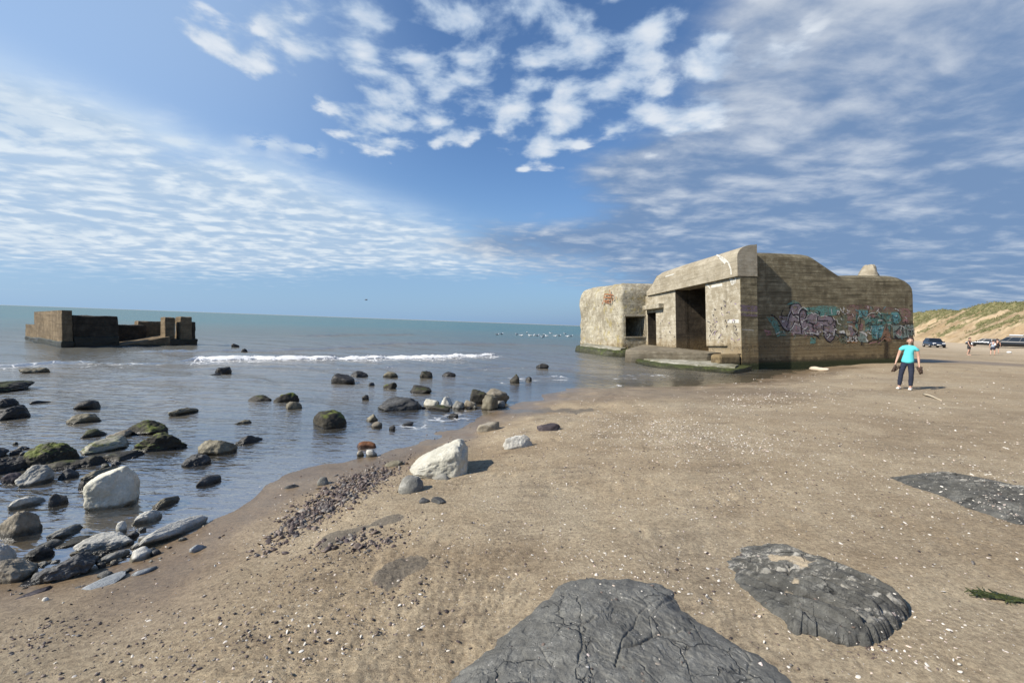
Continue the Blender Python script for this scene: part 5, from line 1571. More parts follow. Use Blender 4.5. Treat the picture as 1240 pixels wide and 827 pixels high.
graffiti('graffiti_left', [
    ('A', 'teal', [(110, 330), (230, 330), (330, 450), (340, 640), (290, 660), (240, 520), (180, 430)]), ('A', 'teal', [(440, 130), (560, 50), (660, 90), (700, 190), (520, 120)]),
    ('A', 'rose', [(70, 540), (180, 560), (200, 630), (110, 640)]), ('A', 'teal', [(340, 560), (420, 560), (440, 640), (350, 640)]),
    ('B', 'teal', [(40, 180), (330, 140), (540, 140), (650, 190), (590, 300), (330, 320), (230, 260), (100, 290)]), ('B', 'teal', [(150, 670), (245, 680), (240, 770), (150, 775)]),
    ('A', 'lilac', [(320, 310), (470, 330), (520, 150), (600, 105), (680, 120), (700, 200), (770, 200), (790, 330), (896, 400), (896, 640), (700, 620), (560, 630), (500, 560), (430, 560), (350, 470)]),
    ('B', 'lilac', [(0, 200), (80, 240), (100, 300), (230, 260), (330, 330), (430, 300), (520, 330), (580, 380), (575, 540), (540, 700), (460, 745), (400, 690), (370, 560), (270, 640), (180, 600), (0, 560)]),
    ('B', 'olive', [(590, 330), (760, 280), (790, 520), (650, 560), (580, 500)]), ('B', 'olive', [(620, 640), (700, 590), (760, 650), (760, 770), (690, 770), (630, 740)]),
], [
    ('A', K, .085, [(190, 295), (240, 320), (290, 365), (340, 440), (390, 520), (430, 560), (500, 558), (545, 490), (580, 400)]),
    ('A', K, .070, [(470, 400), (490, 310), (530, 250), (560, 300), (620, 285), (650, 290)]), ('A', K, .055, [(490, 180), (510, 140), (560, 108), (640, 105), (680, 135), (690, 180)]),
    ('A', K, .075, [(655, 310), (670, 240), (715, 200), (765, 225), (775, 300), (760, 350), (735, 370)]), ('A', K, .080, [(660, 310), (655, 400), (685, 480), (695, 600)]),
    ('A', K, .070, [(775, 420), (830, 422), (896, 470)]), ('A', K, .05, [(350, 300), (420, 320), (470, 300)]), ('A', K, .05, [(440, 560), (450, 480), (480, 420)]),
    ('A', K, .05, [(700, 520), (760, 550), (800, 510)]), ('A', K, .045, [(520, 640), (600, 610), (680, 620)]), ('A', K, .045, [(370, 340), (360, 270), (390, 200)]),
    ('A', Wt, .035, [(462, 385), (475, 300), (505, 245)]), ('A', Wt, .035, [(640, 270), (655, 215), (685, 190)]), ('A', Wt, .04, [(500, 555), (545, 510), (585, 425)]),
    ('A', Wt, .035, [(555, 330), (600, 310), (640, 330), (640, 395)]), ('A', Wt, .04, [(690, 385), (700, 430), (725, 380)]), ('A', Wt, .04, [(780, 603), (896, 612)]),
    ('A', Wt, .035, [(690, 175), (730, 165), (790, 220)]), ('A', Wt, .03, [(590, 440), (640, 470)]), ('A', Wt, .03, [(720, 540), (770, 510)]),
    ('B', K, .075, [(90, 410), (160, 430), (220, 455)]), ('B', K, .05, [(225, 250), (290, 285), (265, 360), (250, 460)]), ('B', K, .075, [(285, 392), (440, 390)]),
    ('B', K, .055, [(365, 470), (420, 470)]), ('B', K, .06, [(440, 308), (500, 320), (550, 360), (575, 440)]), ('B', K, .05, [(520, 350), (545, 430)]),
    ('B', K, .075, [(90, 605), (200, 610), (250, 640), (295, 675)]), ('B', K, .085, [(370, 490), (372, 640), (420, 720), (480, 747), (540, 700), (570, 620), (580, 540), (545, 470)]),
    ('B', K, .05, [(430, 600), (465, 580), (500, 615)]), ('B', K, .05, [(90, 300), (70, 380), (110, 410)]), ('B', K, .05, [(180, 470), (210, 520), (190, 570)]),
    ('B', K, .045, [(410, 655), (540, 650)]), ('B', K, .045, [(440, 430), (480, 460), (520, 430)]),
    ('B', Wt, .05, [(215, 268), (290, 300)]), ('B', Wt, .045, [(252, 340), (240, 470)]), ('B', Wt, .05, [(90, 592), (190, 600), (270, 622), (265, 560)]), ('B', Wt, .045, [(280, 615), (320, 570)]),
    ('B', Wt, .05, [(548, 540), (542, 640)]), ('B', Wt, .045, [(440, 640), (455, 610), (480, 625)]), ('B', Wt, .04, [(530, 340), (560, 375)]), ('B', Wt, .04, [(330, 320), (400, 310), (430, 325)]),
    ('B', Wt, .055, [(592, 270), (603, 228), (635, 240), (620, 290)]), ('B', Wt, .055, [(650, 185), (668, 225)]), ('B', Wt, .055, [(700, 170), (714, 205)]), ('B', Wt, .04, [(590, 370), (612, 440), (665, 460)]),
    ('B', Wt, .04, [(660, 350), (680, 385)]), ('B', Wt, .035, [(90, 330), (120, 290)]), ('B', Wt, .035, [(50, 540), (100, 490)]), ('B', Wt, .035, [(320, 450), (350, 470)]), ('B', Wt, .06, [(560, 530), (590, 545)]),
])
graffiti('graffiti_right', [
    ('C', 'pink', [(50, 130), (330, 120), (560, 150), (800, 170), (1100, 190), (1150, 250), (1110, 440), (1000, 430), (980, 250), (600, 230), (280, 200), (220, 500), (100, 470), (60, 250)]),
    ('C', 'teal', [(270, 200), (420, 210), (430, 330), (580, 330), (600, 250), (800, 290), (820, 240), (930, 240), (985, 380), (900, 450), (820, 450), (800, 600), (680, 640), (590, 700), (500, 690), (470, 560), (380, 540), (370, 380), (300, 345), (260, 330)]),
    ('C', 'teal', [(230, 260), (262, 330), (255, 560), (210, 480)]), ('C', 'tealb', [(270, 225), (420, 225), (420, 320), (275, 320)]), ('C', 'tealb', [(480, 470), (680, 460), (680, 620), (590, 690), (510, 660)]),
    ('C', 'tealb', [(820, 260), (920, 260), (960, 360), (830, 430)]),
    ('C', 'rose', [(430, 300), (520, 285), (560, 340), (500, 345)]), ('C', 'rose', [(300, 420), (345, 440), (330, 545), (280, 545)]), ('C', 'rose', [(1020, 350), (1090, 350), (1080, 400), (1010, 410)]),
    ('C', 'greygreen', [(830, 470), (1190, 450), (1205, 620), (1000, 690), (850, 690)]), ('C', 'rose', [(880, 575), (960, 530), (1000, 590), (960, 655), (900, 615)]),
    ('C', 'lilac', [(90, 500), (150, 480), (180, 560), (230, 590), (200, 650), (110, 640)]), ('C', 'cream', [(60, 560), (120, 550), (130, 630), (60, 640)]),
    ('C', 'greygreen', [(250, 650), (300, 590), (400, 650), (410, 745), (310, 755), (255, 710)]),
    ('C', Wt, [(270, 580), (345, 562), (415, 630), (400, 655), (340, 605)]), ('C', Wt, [(418, 560), (485, 620), (450, 612)]), ('C', Wt, [(375, 665), (432, 730), (408, 748)]), ('C', Wt, [(-70, 570), (20, 550), (50, 600), (-30, 612)]),
    ('C', 'rust', [(620, 745), (690, 520), (725, 430), (775, 560), (815, 735), (760, 745), (700, 700)]), ('C', 'umber', [(700, 742), (765, 742), (750, 1000), (690, 1010)]),
], [
    ('C', K, .075, [(420, 310), (440, 285), (480, 270), (560, 275), (578, 320), (520, 355)]), ('C', K, .070, [(345, 348), (300, 350), (292, 450), (262, 545)]), ('C', K, .06, [(380, 470), (435, 422), (490, 440)]),
    ('C', K, .055, [(560, 400), (560, 460)]), ('C', K, .05, [(450, 462), (560, 462)]), ('C', K, .06, [(600, 600), (600, 690)]), ('C', K, .085, [(445, 745), (500, 712), (600, 716)]), ('C', K, .07, [(590, 765), (700, 655)]),
    ('C', K, .12, [(180, 540), (225, 575), (245, 640)]), ('C', K, .10, [(318, 740), (316, 800)]), ('C', K, .07, [(850, 580), (900, 560), (970, 480), (1045, 460)]), ('C', K, .065, [(1090, 560), (1130, 528), (1195, 540)]),
    ('C', K, .07, [(1120, 560), (1120, 645)]), ('C', K, .06, [(1060, 540), (1062, 625)]), ('C', K, .06, [(1000, 520), (1003, 645)]), ('C', K, .07, [(1165, 560), (1195, 650)]), ('C', K, .08, [(820, 690), (1000, 692), (1095, 682)]),
    ('C', K, .16, [(870, 650), (905, 682)]), ('C', K, .05, [(440, 500), (480, 508), (470, 575)]), ('C', K, .05, [(830, 290), (830, 420), (880, 440)]), ('C', K, .05, [(620, 290), (790, 292)]), ('C', K, .05, [(640, 380), (700, 380), (720, 420)]),
    ('C', K, .05, [(930, 245), (985, 340), (975, 400)]), ('C', K, .045, [(800, 450), (900, 455), (1000, 430), (1180, 445)]), ('C', K, .045, [(240, 270), (230, 400), (200, 470)]), ('C', K, .045, [(800, 470), (790, 590)]), ('C', K, .05, [(520, 560), (520, 640)]),
    ('C', K, .05, [(420, 320), (430, 210)]), ('C', K, .09, [(-90, 620), (0, 610), (60, 640)]), ('C', K, .06, [(640, 300), (650, 450)]), ('C', K, .05, [(850, 330), (900, 345), (920, 300)]),
    ('C', Wt, .04, [(470, 480), (478, 525)]), ('C', Wt, .035, [(1040, 470), (1110, 468)]), ('C', Wt, .04, [(1075, 540), (1180, 535)]), ('C', Wt, .04, [(915, 610), (960, 655)]), ('C', Wt, .04, [(880, 312), (908, 310)]),
    ('C', Wt, .05, [(418, 150), (420, 182)]), ('C', Wt, .04, [(600, 200), (560, 245)]), ('C', Wt, .04, [(415, 300), (470, 262), (540, 262)]), ('C', Wt, .04, [(90, 470), (160, 490)]), ('C', Wt, .035, [(560, 600), (570, 680)]), ('C', Wt, .035, [(610, 520), (680, 500)]),
    ('C', Wt, .035, [(980, 480), (960, 560)]), ('C', Wt, .04, [(1020, 500), (1022, 600)]), ('C', Wt, .035, [(160, 280), (180, 320)]), ('C', 'rose', .05, [(590, 770), (690, 680)]), ('C', Wt, .035, [(380, 560), (430, 540)]), ('C', 'rose', .06, [(440, 770), (560, 740)]),
])
graffiti('lettering', [('C', 'umber', [(-20, 655), (250, 655), (270, 700), (255, 760), (60, 775), (-30, 740)])], [
    ('C', Wt, .055, [(48, 668), (12, 690), (35, 705), (52, 725)]),
    ('C', Wt, .060, [(72, 665), (75, 725), (95, 738), (112, 725), (115, 662)]), ('C', Wt, .060, [(140, 665), (143, 725), (163, 738), (182, 725), (184, 662)]),
    ('C', Wt, .060, [(246, 672), (215, 675), (208, 695), (240, 712), (246, 730), (208, 742)]), ('C', 'orange', .05, [(70, 748), (120, 750)]), ('C', 'orange', .05, [(140, 750), (250, 752)]), ('C', 'orange', .04, [(92, 690), (94, 720)]),
])
gr = random.Random(19)
items = []
for k in range(170):
    x = gr.uniform(120, 1190); y = gr.uniform(70, 320)
    if x < 250 and y < 130: continue
    f = lambda p: on_flank(920 + p[0] / 6.526, 360 + p[1] / 6.526)
    a = gr.choice([0, 0, .5, 1.2, 1.57, 1.57, 2.4]) + gr.uniform(-.35, .35); ln = gr.uniform(14, 44); c = gr.uniform(-.9, .9)
    pts = [(x, y)]
    for j in range(4):
        pts.append((pts[-1][0] + math.cos(a) * ln / 4, pts[-1][1] + math.sin(a) * ln / 4)); a += c / 2
    col_ = gr.choice(['ink', 'ink', 'ink', 'white', 'white', 'lilac' if x < 640 else 'tealb', 'rose', 'greygreen'])
    for qd in stroke_poly([f(p) for p in pts], gr.uniform(.025, .06)): items.append((qd, PKEYS.index(col_), 0.02 + 0.0001 * k))
paint('graffiti_details', items, PM, 0.5, bunker, 'flank')['kind'] = 'stuff'
# faded lilac bands on the wing's end
items = []
for (p0, p1, w, mi) in (((898, 373), (915, 374), .35, 0), ((898, 381), (916, 382), .16, 0), ((899, 399), (912, 400), .06, 1)):
    for qd in stroke_poly([on_flank(*p0, -0.035), on_flank(*p1, -0.035)], w): items.append((qd, mi, 0.004))
paint('spray_bands', items, [mat_paint('faded_lilac', (0.17, 0.125, 0.15), 0.75), mat_paint('faded_pale', (0.38, 0.36, 0.32), 0.6)], -0.035, bunker, 'flank')['kind'] = 'stuff'
# small rust-red drawing on the side block
items = []
DG = lambda p: on_front(725 + p[0] / 27.57, 345 + p[1] / 27.57, -2.3)
for w, pts in ((.11, [(370, 180), (400, 320), (420, 450), (410, 600)]), (.10, [(200, 310), (460, 335)]), (.10, [(185, 420), (400, 420)]), (.10, [(190, 540), (350, 520)]), (.10, [(205, 300), (180, 420), (170, 520), (120, 640)]),
               (.09, [(340, 430), (350, 640)]), (.07, [(480, 330), (500, 480), (460, 520)]), (.08, [(590, 400), (580, 460)]), (.07, [(200, 580), (330, 600)])):
    for qd in stroke_poly([DG(p) for p in pts], w): items.append((qd, 0, 0.0))
paint('red_drawing', items, [mat_paint('rust_red_spray', (0.30, 0.105, 0.035), 0.05)], -2.31, bunker)

# ------------------------------------------------------------------ ruin in the sea
RB = onz(75, 420.8)
rw = np.array([2.9, 5.0]) / np.hypot(2.9, 5.0)          # along the wall that faces the beach
rn = np.array([-rw[1], rw[0]])                          # away, to the left
ruin = empty('ruined_bunker', (RB[0], RB[1], 0), math.atan2(rw[1], rw[0]))
tag(ruin, 'broken concrete ruin standing in the sea at the left, gapped in the middle', 'ruin')
bpy.context.view_layer.update()
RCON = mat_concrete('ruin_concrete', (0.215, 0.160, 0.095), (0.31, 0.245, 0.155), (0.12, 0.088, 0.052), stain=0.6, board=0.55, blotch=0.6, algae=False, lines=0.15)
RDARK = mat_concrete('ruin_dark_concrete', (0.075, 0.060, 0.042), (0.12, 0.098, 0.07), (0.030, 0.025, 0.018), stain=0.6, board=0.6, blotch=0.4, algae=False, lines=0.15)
RWEED = mat_rock('ruin_weed', (0.016, 0.015, 0.010), (0.028, 0.027, 0.014), (0.045, 0.045, 0.022), moss=0.45, mosscol=(0.035, 0.046, 0.012), rough=0.5)
def rloc(px, py, plane='w', off=0.0):
    """a point of the ruin on the beach-facing wall plane (w) or on the end plane (n)"""
    d_ = ray(px, py); nrm = np.array([*rn, 0]) if plane == 'w' else np.array([*rw, 0])
    t = (off - (CAM - RB) @ nrm) / (d_ @ nrm); P = CAM + d_ * t - RB
    return P[0] * rw[0] + P[1] * rw[1], P[0] * rn[0] + P[1] * rn[1], P[2] + RB[2]
def rpart(name, dims, mat_, bev=0.05, noisy=0.035, slope=0.0):
    bm = bmesh.new(); box(bm, *dims, bev=bev, seg=2)
    bmesh.ops.subdivide_edges(bm, edges=bm.edges[:], cuts=9, use_grid_fill=True)
    for v in bm.verts:
        if v.co.z > 0: v.co.z += slope * (v.co.x - dims[0])
    co = np.array([v.co[:] for v in bm.verts]); nn = fbm(co * 2.1, 4); n2 = fbm(co * 2.1 + 30, 4)
    for v, a, b in zip(bm.verts, nn, n2): v.co += Vector((a, b * .6, b)) * noisy
    return link(name, bm_mesh(name, bm), mat_, ruin, smooth=False)
yb = rloc(42.5, 391, 'n', 0.05)[1]; ye = rloc(31, 391, 'n', 0.15)[1]
rpart('end_block', (0.0, 0.40, 0.0, yb, -0.8, 1.78), RCON)
bm = bmesh.new(); vs = box(bm, 0.012, 0.388, 0.012, yb - 0.01, 1.70, 1.94)
for v in vs:
    if v.co.z > 1.8 and v.co.y > 1: v.co.z -= 0.17
link('end_block_top', bm_mesh('end_block_top', bm), RCON, ruin, smooth=False)
rpart('low_end', (0.12, 0.9, yb + 0.003, ye, -0.8, 0.98), RCON)
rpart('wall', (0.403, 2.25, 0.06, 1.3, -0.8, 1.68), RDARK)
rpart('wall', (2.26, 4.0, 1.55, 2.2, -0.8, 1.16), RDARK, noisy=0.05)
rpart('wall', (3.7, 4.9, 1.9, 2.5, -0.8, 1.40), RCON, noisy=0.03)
rpart('floor_slab', (2.26, 4.6, -0.15, 1.54, -0.8, 0.10), RCON, noisy=0.03, slope=0.19)
rpart('pier', (4.38, 4.90, 0.0, 0.7, -0.8, 1.70), RCON)
rpart('pier', (5.14, 5.76, -0.1, 0.7, -0.8, 1.76), RCON)
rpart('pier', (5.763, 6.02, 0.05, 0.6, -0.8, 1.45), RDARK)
for dims in ((-0.03, 0.44, -0.04, yb + 0.03, -0.8, 0.33), (0.09, 0.95, yb + 0.04, ye + 0.04, -0.8, 0.24), (0.445, 2.29, 0.0, 1.33, -0.8, 0.55), (4.33, 6.06, -0.14, 0.73, -0.8, 0.36), (2.3, 4.32, -0.2, 1.6, -0.8, 0.08)):
    rpart('weed_fringe', dims, RWEED, noisy=0.05)
# ------------------------------------------------------------------ people
def skin(name, nodes, edges, mat_, parent, sub=2, root=0):
    """grow a surface over a skeleton of joints: nodes = {key: (x, y, z, r) or (x, y, z, rx, ry)}"""
    keys = list(nodes); idx = {k: i for i, k in enumerate(keys)}
    bm = bmesh.new(); ly = bm.verts.layers.skin.verify()
    vs = []
    for k in keys:
        n_ = nodes[k]; v = bm.verts.new(n_[:3]); v[ly].radius = (n_[3], n_[4] if len(n_) > 4 else n_[3]); vs.append(v)
    vs[root][ly].use_root = True
    for a, b in edges: bm.edges.new((vs[idx[a]], vs[idx[b]]))
    me = bpy.data.meshes.new(name); bm.to_mesh(me); bm.free()
    o = bpy.data.objects.new(name, me); COL.objects.link(o)
    m1 = o.modifiers.new('skin', 'SKIN'); m1.use_smooth_shade = True; m1.branch_smoothing = 0.6
    if sub: m2 = o.modifiers.new('sub', 'SUBSURF'); m2.levels = m2.render_levels = sub
    me2 = ev_mesh(o, name); o.modifiers.clear(); old = o.data; o.data = me2; bpy.data.meshes.remove(old)
    me2.materials.clear(); me2.materials.append(mat_)
    me2.polygons.foreach_set('use_smooth', [True] * len(me2.polygons))
    if parent: o.parent = parent
    return o

def chain(d, e, pre, pts, attach=None):
    last = attach
    for i, p in enumerate(pts):
        k = f'{pre}{i}'; d[k] = p
        if last: e.append((last, k))
        last = k

SKIN = plain('skin', (0.50, 0.295, 0.215), 0.5, vary=0.05)
HAIRB = plain('brown_hair', (0.055, 0.032, 0.020), 0.5, vary=0.3)
EYE_ = plain('eye', (0.03, 0.02, 0.015), 0.2)
LIP = plain('lips', (0.46, 0.20, 0.17), 0.4)
def body(parent, J, skinmat, female=True, sub=2):
    """J: joint positions; one continuous body with fingers"""
    d, e = {}, []
    w = 0.92 if female else 1.0
    d['pelvis'] = (*J['pelvis'], .135 * w, .105); d['waist'] = (*J['waist'], .115 * w, .092); d['chest'] = (*J['chest'], .145 * w, .105); d['collar'] = (*J['collar'], .085, .068)
    d['neck'] = (*J['neck'], .050); d['jaw'] = (*J['jaw'][:2], J['jaw'][2] + .01, .046)
    for a, b in (('pelvis', 'waist'), ('waist', 'chest'), ('chest', 'collar'), ('collar', 'neck'), ('neck', 'jaw')): e.append((a, b))
    for s in (-1, 1):
        S_ = 'L' if s < 0 else 'R'
        chain(d, e, 'arm' + S_, [(*J['sho' + S_], .056), (*J['elb' + S_], .040), (*J['wri' + S_], .026)], 'collar')
        wv, ev_ = Vector(J['wri' + S_]), Vector(J['elb' + S_])
        dr = (wv - ev_).normalized(); pm = wv + dr * .055
        d['palm' + S_] = (*pm, .032, .018); e.append(('arm' + S_ + '2', 'palm' + S_))
        acr = Vector((0.25 * s, -1, 0)).normalized(); inn = dr.cross(acr).normalized() * s
        for f, (o_, ln) in enumerate(((-.030, .075), (-.010, .085), (.010, .080), (.029, .062))):
            b0 = pm + dr * .035 + acr * o_; b1 = b0 + dr * ln * .5 + inn * .012; b2 = b1 + dr * ln * .28 - inn * -.020
            chain(d, e, f'fin{S_}{f}', [(*b0, .0095), (*b1, .0085), (*b2, .007)], 'palm' + S_)
        t0 = pm - dr * .01 - acr * .038; t1 = t0 + dr * .035 - acr * .018 + inn * .012; t2 = t1 + dr * .028 + inn * .01
        chain(d, e, 'thu' + S_, [(*t0, .012), (*t1, .010), (*t2, .008)], 'palm' + S_)
        chain(d, e, 'leg' + S_, [(*J['hip' + S_], .082), (*J['kne' + S_], .050), (*J['ank' + S_], .034)], 'pelvis')
        ax_, ay_, az_ = J['ank' + S_]; tx, ty = J['toe' + S_]
        d['foot' + S_] = (ax_ + (tx - ax_) * .55, ay_ + (ty - ay_) * .55, .032, .032, .024); d['toe' + S_] = (tx, ty, .024, .026, .016)
        e.append(('leg' + S_ + '2', 'foot' + S_)); e.append(('foot' + S_, 'toe' + S_))
    o = skin('body', d, e, skinmat, parent, sub)
    # the head grows out of the neck: joined to the body and skinned over as one surface
    bm = bmesh.new(); bm.from_mesh(o.data)
    head_into(bm, J)
    bm.to_mesh(o.data); bm.free()
    m_ = o.modifiers.new('skin_over', 'REMESH'); m_.mode = 'VOXEL'; m_.voxel_size = .0065 if sub > 1 else .010; m_.use_smooth_shade = True
    m2 = o.modifiers.new('soft', 'SMOOTH'); m2.factor = .4; m2.iterations = 2
    me2 = ev_mesh(o, 'body'); o.modifiers.clear(); old = o.data; o.data = me2; bpy.data.meshes.remove(old)
    if not me2.materials: me2.materials.append(skinmat)
    return o, d

def head_shape(v, grow=0.0):
    """unit-sphere point -> point of a head facing -y, about the middle of the skull"""
    x, y, z = v
    px, py, pz = x * (.076 + grow), y * (.096 + grow), z * (.115 + grow)
    if z < 0:
        px *= 1 - .38 * z * z - .06 * abs(z); 
        py = py * (1 - .30 * z * z) - .022 * z * z
    if y < -.3: px *= 1 - .10 * (-y - .3)
    return [px, py, pz]

def head_into(bm, J):
    hx_, hy_, hz_ = J['head']; fx, fy = J['face']
    def put(co, M_=None):
        for p in co: yield Vector((hx_ - p[0] * fy - p[1] * fx * 1.0, hy_ + p[0] * fx - p[1] * fy, hz_ + p[2])) if False else Vector((hx_ + p[0], hy_ + p[1], hz_ + p[2]))
    t = bmesh.new(); bmesh.ops.create_icosphere(t, subdivisions=4, radius=1.0)
    for v in t.verts:
        x, y, z = v.co; p = head_shape((x, y, z))
        if y < -.4:
            p[1] += .010 * math.exp(-((abs(p[0]) - .030) / .016) ** 2 - ((p[2] + .004) / .014) ** 2)      # eye sockets
            p[1] -= .024 * math.exp(-(p[0] / .011) ** 2 - ((p[2] + .034) / .017) ** 2)                   # nose
            p[1] -= .010 * math.exp(-(p[0] / .010) ** 2 - ((p[2] + .012) / .020) ** 2)
            p[1] -= .006 * math.exp(-(p[0] / .024) ** 2 - ((p[2] + .065) / .010) ** 2)                   # lips
            p[1] -= .010 * math.exp(-(p[0] / .024) ** 2 - ((p[2] + .100) / .014) ** 2)                   # chin
        v.co = Vector((hx_ + p[0], hy_ + p[1], hz_ + p[2]))
    for s in (-1, 1):                                                                                    # ears
        r = bmesh.ops.create_uvsphere(t, u_segments=10, v_segments=8, radius=1.0)
        for v in r['verts']: v.co = Vector((hx_ + s * .077 + v.co.x * .012, hy_ + .012 + v.co.y * .018, hz_ - .018 + v.co.z * .030))
    me = bpy.data.meshes.new('h'); t.to_mesh(me); t.free(); bm.from_mesh(me); bpy.data.meshes.remove(me)

def person(loc, face_deg, J, label, parts, group=None, skinmat=SKIN, female=True, scale=1.0, hair=HAIRB, sub=2):
    p = empty('person', loc, R(face_deg)); p.scale = (scale,) * 3
    tag(p, label, 'person', group)
    body(p, J, skinmat, female, sub)
    # eyes, mouth, hair
    hx_, hy_, hz_ = J['head']; fx, fy = J['face']; sxv = Vector((-fy, fx, 0)) * -1
    for s in (-1, 1):
        bm = bmesh.new(); bmesh.ops.create_uvsphere(bm, u_segments=10, v_segments=8, radius=.0075)
        c = Vector((hx_, hy_, hz_ - .004)) + Vector((fx, fy, 0)) * .079 + sxv * s * .030
        o = link('eye', bm_mesh('eye', bm), EYE_, p, loc=c)
    bm = bmesh.new(); bmesh.ops.create_uvsphere(bm, u_segments=10, v_segments=8, radius=.018)
    for v in bm.verts: v.co.z *= .28; v.co.y *= .35
    link('mouth', bm_mesh('mouth', bm), LIP, p, loc=Vector((hx_, hy_, hz_ - .066)) + Vector((fx, fy, 0)) * .088)
    bm = bmesh.new(); bmesh.ops.create_icosphere(bm, subdivisions=4, radius=1.0)
    bmesh.ops.delete(bm, geom=[f for f in bm.faces if (lambda c: c.y < -.30 and c.z < .58 - .25 * abs(c.x) or c.y < .12 and c.z < .15 and abs(c.x) > .3 or c.z < -.55)(f.calc_center_median())], context='FACES')
    co = np.array([v.co[:] for v in bm.verts]); nn = fbm(co * 4.0, 3)
    for v, a in zip(bm.verts, nn): v.co = Vector(head_shape(v.co, .011 + .006 * a))
    hr = link('hair', bm_mesh('hair', bm), hair, p, loc=(hx_, hy_, hz_))
    sm_ = hr.modifiers.new('thick', 'SOLIDIFY'); sm_.thickness = .012
    if female:
        bm = bmesh.new(); bmesh.ops.create_uvsphere(bm, u_segments=14, v_segments=10, radius=1.0)
        for v in bm.verts: v.co = Vector((v.co.x * .030, v.co.y * .028, v.co.z * .065))
        link('ponytail', bm_mesh('ponytail', bm), hair, p, loc=(hx_ + .01, hy_ + .112, hz_ - .03))
    for nm, nd, ed, mt in parts:
        o = skin(nm, nd, ed, mt, p, sub + (1 if sub > 1 and nm in ('top', 'jeans') else 0))
        if nm in ('top', 'jeans', 'shirt', 'shorts'):
            n_ = len(o.data.vertices); co = np.empty(n_ * 3); o.data.vertices.foreach_get('co', co); co = co.reshape(-1, 3)
            no = np.empty(n_ * 3); o.data.vertices.foreach_get('normal', no); no = no.reshape(-1, 3)
            fo = fbm(np.stack([co[:, 0] * 9 + co[:, 2] * 5, co[:, 1] * 9, co[:, 2] * (7 if nm in ('top', 'shirt') else 16)], 1), 3)
            co = co + no * (fo * .006)[:, None]
            o.data.vertices.foreach_set('co', co.ravel()); o.data.update()
    return p

TURQ = plain('turquoise_cotton', (0.10, 0.56, 0.58), 0.8, vary=0.08, scale=9); DENIM = plain('dark_denim', (0.014, 0.020, 0.040), 0.85, vary=0.25, scale=14)
SHOEW = plain('white_shoe', (0.66, 0.63, 0.57), 0.6); BROWN = plain('brown_leather', (0.06, 0.035, 0.022), 0.5, vary=0.3); BLACKT = plain('black_cloth', (0.015, 0.015, 0.018), 0.8)
NAVY = plain('navy_cloth', (0.02, 0.025, 0.05), 0.8); GREYT = plain('grey_cloth', (0.32, 0.36, 0.42), 0.8)
def J0():
    return dict(pelvis=(0, 0, .93), waist=(.005, 0, 1.08), chest=(.01, .005, 1.27), collar=(.015, .005, 1.395), neck=(.02, 0, 1.455), jaw=(.025, -.018, 1.525), head=(.025, -.004, 1.585), crown=(.025, .006, 1.64), face=(0, -1),
                shoL=(-.165, .005, 1.365), elbL=(-.225, .03, 1.10), wriL=(-.275, -.03, .88), shoR=(.185, .005, 1.365), elbR=(.238, .03, 1.10), wriR=(.262, -.03, .875),
                hipL=(-.085, 0, .87), kneL=(-.135, -.02, .49), ankL=(-.155, .02, .085), toeL=(-.20, -.16), hipR=(.085, 0, .87), kneR=(.105, -.04, .49), ankR=(.11, .0, .085), toeR=(.085, -.17))
J = J0()
top_n = {'z': (0, 0, .83, .180, .150), 'a': (0, 0, .99, .160, .126), 'b': (.005, 0, 1.09, .142, .114), 'c': (.01, .0, 1.26, .165, .128), 'd': (.015, .005, 1.378, .122, .090),
         'sl': (-.155, .005, 1.392, .090), 'sl2': (-.212, .02, 1.245, .070), 'sr': (.180, .005, 1.392, .090), 'sr2': (.236, .02, 1.245, .072)}
top_e = [('z', 'a'), ('a', 'b'), ('b', 'c'), ('c', 'd'), ('d', 'sl'), ('sl', 'sl2'), ('d', 'sr'), ('sr', 'sr2')]
jn = {'w': (0, 0, .985, .138, .108), 'p': (0, 0, .91, .150, .120)}
je = [('w', 'p')]
for s in 'LR':
    k_, a_ = J['kne' + s], J['ank' + s]; h_ = J['hip' + s]
    jn['h' + s] = (h_[0] * 1.05, 0, .82, .098); jn['t' + s] = (h_[0] + (k_[0] - h_[0]) * .5, -.01, .68, .086); jn['k' + s] = (*k_, .066); jn['s' + s] = ((k_[0] + a_[0]) / 2, 0, .29, .066); jn['e' + s] = (a_[0], a_[1], .115, .052)
    je += [('p', 'h' + s), ('h' + s, 't' + s), ('t' + s, 'k' + s), ('k' + s, 's' + s), ('s' + s, 'e' + s)]
sh = []
for s in 'LR':
    a_ = J['ank' + s]; t_ = J['toe' + s]
    n_ = {'h': (a_[0] - (t_[0] - a_[0]) * .18, a_[1] - (t_[1] - a_[1]) * .18, .040, .042, .038), 'm': ((a_[0] + t_[0]) / 2, (a_[1] + t_[1]) / 2, .040, .048, .036), 't': (t_[0], t_[1], .034, .050, .032), 'x': (a_[0], a_[1], .09, .048)}
    sh.append(('shoe', n_, [('h', 'm'), ('m', 't'), ('h', 'x')], SHOEW))
P = hit(1096.5, 471.5)
face = math.degrees(math.atan2(P[0], P[1]))
woman = person((P[0], P[1], P[2] - 0.012), -face * 0.92, J, 'woman in a turquoise top and dark jeans holding shoes in both hands', [('top', top_n, top_e, TURQ), ('jeans', jn, je, DENIM)] + sh, scale=1.0)
bpy.context.view_layer.update()
MW = woman.matrix_world
